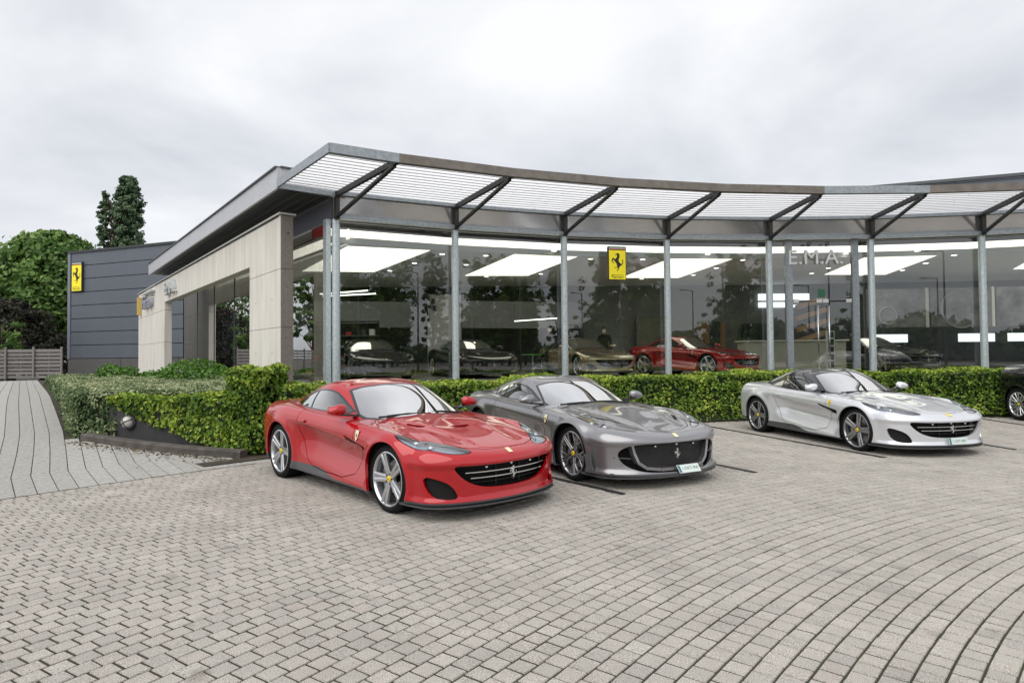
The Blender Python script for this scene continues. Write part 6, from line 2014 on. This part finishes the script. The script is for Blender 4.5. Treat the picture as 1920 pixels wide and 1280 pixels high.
        me_ = mm.build('mirror', P['paint'], root, auto=60)
        st = MB(); st.bar((mx_ + .01, s * (my_ - .16), mz_ - .075), (mx_ + .0, s * (my_ + .10), mz_ - .052), .07, .024); st.build('mirror_arm', P['gloss'], me_)
        gl = MB(); gl.cbox((mx_ - .034, s * (my_ + .105), mz_), (.006, .19, .095), .002); gl.build('mirror_glass', P['chrome'], me_)
    # ---- wheels, liners, floor
    for ax, rad, wd, yo in ((0, S['rf'], .245, .925), (-wb, S['rr'], .285, .945)):
        for s in (1, -1):
            add_wheel(root, ax, s, rad, wd, yo, S['wheel'], P, spin=random.uniform(0, 1.2))
            ln = MB()
            arc_liner(ln, rad)
            o = ln.build('wheel_liner', P['liner'], root)
            o.matrix_local = Matrix.Translation((ax, s * .90, rad)) @ Matrix.Rotation(math.pi if s > 0 else 0, 4, 'Z')
    fl = MB()
    fl.box((-wb / 2, 0, .20), (wb - .95, 1.66, .10)); fl.box((-wb / 2, 0, .22), (wb + 1.5, 1.05, .12)); fl.box((.48, 0, .30), (.2, 1.1, .25)); fl.box((-.62, 0, .55), (.05, 1.45, .55))
    fl.box((-3.05, 0, .5), (.5, 1.1, .6))
    fl.build('underbody', P['liner'], root)
    # ---- cabin
    ds = MB()
    ds.cbox((-1.05 + off, 0, .80), (.42, 1.36, .16), .05); ds.cbox((-1.5, 0, .50), (1.0, .22, .22), .05)
    ds.box((-1.7, 0, .32), (1.7, 1.4, .05))
    ds.build('dashboard', P['dark'], root)
    for s in (1, -1):
        st = MB()
        Ms = Matrix.Translation((-1.72, s * .36, .36))
        st.cbox((.10, 0, .08), (.52, .48, .16), .05, M=Ms)
        st.cbox((0, 0, 0), (.13, .46, .60), .05, M=Ms @ Matrix.Translation((-.24, 0, .36)) @ Matrix.Rotation(-.28, 4, 'Y'))
        st.cbox((0, 0, 0), (.10, .24, .17), .04, M=Ms @ Matrix.Translation((-.36, 0, .70)) @ Matrix.Rotation(-.2, 4, 'Y'))
        st.build('seat', P['seat'], root)
    sw = MB()
    Mw = Matrix.Translation((-1.30, .36, .80)) @ Matrix.Rotation(R(-68), 4, 'Y')
    ring = [Mw @ Vector((.175 * math.cos(2 * math.pi * k / 24), .175 * math.sin(2 * math.pi * k / 24), 0)) for k in range(25)]
    sw.tube(ring, .014, 8)
    for a_ in (0, math.pi, 1.5 * math.pi): sw.bar(Mw @ Vector((0, 0, 0)), Mw @ Vector((.17 * math.cos(a_ + math.pi / 2), .17 * math.sin(a_ + math.pi / 2), 0)), .03, .012)
    sw.build('steering_wheel', P['dark'], root)
    # ---- tail
    for s in (1, -1):
        tl = MB(); tl.lathe([(0, -.012), (.06, -.01), (.075, .0), (.078, .05)], 24, axis='X', c=(-3.575 + dx, s * .62, .80)); tl.build('tail_light', P['red'], root, smooth=True)
        ex_ = MB(); ex_.lathe([(.0, .06), (.045, .06), (.045, -.02), (.052, -.02), (.052, .06)], 20, axis='X', c=(-3.50 + dx, s * .55, .30)); ex_.build('exhaust_pipe', P['chrome'], root, smooth=True)
    if plate:
        zp_ = .245 if S['slats'] else .215
        pl = MB()
        Mp = Matrix.Translation((xf + (.02 if S['slats'] else .03), plate[1], zp_)) @ Matrix.Rotation(R(-12 if S['slats'] else -38), 4, 'Y')
        pl.cbox((0, 0, 0), (.012, .34, .10 if S['slats'] else .11), .003, M=Mp)
        p_ = pl.build('number_plate', mat('plate_green', (.62, .70, .66), .4), root)
        bb = MB(); bb.box((.0065, -.15, 0), (.002, .035, .095), M=Mp); bb.build('plate_band', mat('plate_band', (.05, .16, .22), .4), p_)
        Mt = Mp @ Matrix.Translation((.0065, .015, 0)) @ Matrix.Rotation(math.pi / 2, 4, 'Z') @ Matrix.Rotation(math.pi / 2, 4, 'X')
        text_obj('plate_text', plate[0], .056, mat('plate_ink', (.10, .18, .17), .5), Mt, p_, .0008)
    return root

def place_car(root, x, y, th):
    """th: heading as in the survey: forward = (sin th, -cos th)"""
    root.location = (x, y, 0)
    root.rotation_euler = (0, 0, math.atan2(-math.cos(th), math.sin(th)))
# ------------------------------------------------------------------ cars
def paint(name, base, metal=.45, rough=.26, flake=.0):
    m = mat(name, base, rough, metal, coat=1.0, spec=.15)
    return m
RED = paint('paint_red', (.41, .001, .006), .15, .30)
GREY = paint('paint_grey', (.27, .265, .275), .75, .30)
SILVER = paint('paint_silver', (.72, .73, .76), .55, .32)
BLACK = paint('paint_black', (.006, .006, .007), .0, .1)
GOLD = paint('paint_champagne', (.42, .34, .20), .6)
NAVY = paint('paint_navy', (.006, .010, .030), .2, .15)
GLOSSB = mat('black_gloss', (.008, .008, .009), .12, coat=.6)
GRP = 'cars parked in a row on the forecourt'
c1 = make_gt('sports_car', SPEC_A, car_mats(RED)); place_car(c1, -.62, 7.05, .747)
tag(c1, 'bright red sports car with silver five spoke wheels', 'car', GRP)
c2 = make_gt('sports_car', SPEC_B, car_mats(GREY, rim='grey'), plate=('1-DKT-900', .12)); place_car(c2, 1.56, 8.42, .485)
tag(c2, 'dark grey metallic coupe with a wide mesh grille', 'car', GRP)
c3 = make_gt('sports_car', SPEC_A, car_mats(SILVER, mat('roof_black', (.022, .022, .024), .12, coat=1.0), rim='grey'), plate=('1-ZAT-887', .05)); place_car(c3, 6.50, 10.42, .218)
tag(c3, 'silver sports car with a black roof and number plate', 'car', GRP)

def copy_tree(o, parent=None):
    c = o.copy(); COL.objects.link(c); c.parent = parent
    for k in list(c.keys()):
        if parent is None and k in ('label', 'group', 'category'): del c[k]
    for ch in o.children: copy_tree(ch, c)
    return c
def recolour(root_, swaps):
    for ch in [root_] + list(root_.children_recursive):
        if ch.type in ('MESH', 'FONT'):
            for s in ch.material_slots:
                if s.material is not None and s.material.name in swaps:
                    m_ = swaps[s.material.name]; s.link = 'OBJECT'; s.material = m_
def indoor(src, x, y, th, swaps, label, z=FLOOR_Z):
    r_ = copy_tree(src); place_car(r_, x, y, th); r_.location.z = z
    for ch in list(r_.children):
        if ch.name.startswith('number_plate'):
            for g in list(ch.children): bpy.data.objects.remove(g)
            bpy.data.objects.remove(ch)
    recolour(r_, swaps); tag(r_, label, 'car', 'cars inside the showroom')
    return r_
indoor(c1, 6.9, 20.2, .62, {}, 'red sports car inside the showroom behind the fourth pane')
indoor(c1, 2.95, 20.4, .35, {'paint_red': GOLD}, 'champagne coloured car inside the showroom behind the third pane')
indoor(c2, -.9, 19.9, .40, {'paint_grey': BLACK}, 'black car inside the showroom behind the second pane')
indoor(c2, -4.0, 18.9, .42, {'paint_grey': BLACK}, 'black car inside the showroom behind the first pane, nearest the corner')
indoor(c3, 13.6, 21.6, .25, {'paint_silver': BLACK}, 'black car inside the showroom just past the entrance doors')

recolour(c3, {'badge_cream': MATS['badge_yellow']})

# tall black car cut off by the picture edge
SPEC_C = copy.deepcopy(SPEC_A)
for r_ in SPEC_C['rings']:
    r_['z'] = [.04 + z * 1.24 for z in r_['z']]; r_['zf'] = .04 + r_['zf'] * 1.24; r_['zr'] = .04 + r_['zr'] * 1.22
_cf = SPEC_C['center'][2]; SPEC_C['center'] = (SPEC_C['center'][0], SPEC_C['center'][1], lambda x: .04 + _cf(x) * 1.24)
SPEC_C['gh'] = [[(x - .12 * (k > 0), y * 1.04, .02 + z * 1.26 + (.03 if k > 1 else 0)) for x, y, z in row] for k, row in enumerate(SPEC_C['gh'])]
SPEC_C['ghc'] = (SPEC_C['ghc'][0] - .12, SPEC_C['ghc'][1] - .12, lambda x: 1.69)
for k_ in ('sidew', 'door'): SPEC_C[k_] = [(x - .06, .03 + z * 1.25) for x, z in SPEC_C[k_]]
SPEC_C['grille'] = [(y, .04 + z * 1.24) for y, z in SPEC_C['grille']]; SPEC_C['intake'] = None; SPEC_C['vent'] = None
SPEC_C['rf'] = SPEC_C['rr'] = .375; SPEC_C['wb'] = 2.95; SPEC_C['wheel'] = 'seven'
SPEC_C['mirror'] = (-1.0, .88, 1.24); SPEC_C['crease'] = ((-2.15, .95), (-.5, .85), .02)
c4 = make_gt('tall_car', SPEC_C, car_mats(BLACK, rim='silver'))
th4 = -.10
fw = np.array([math.sin(th4), -math.cos(th4)]); lf = np.array([math.cos(th4), math.sin(th4)])
hub = np.array([11.75, 14.55]) + lf * .93
place_car(c4, *(hub + fw * 2.95), th4)
tag(c4, 'tall black car cut off by the picture edge', 'car', GRP)
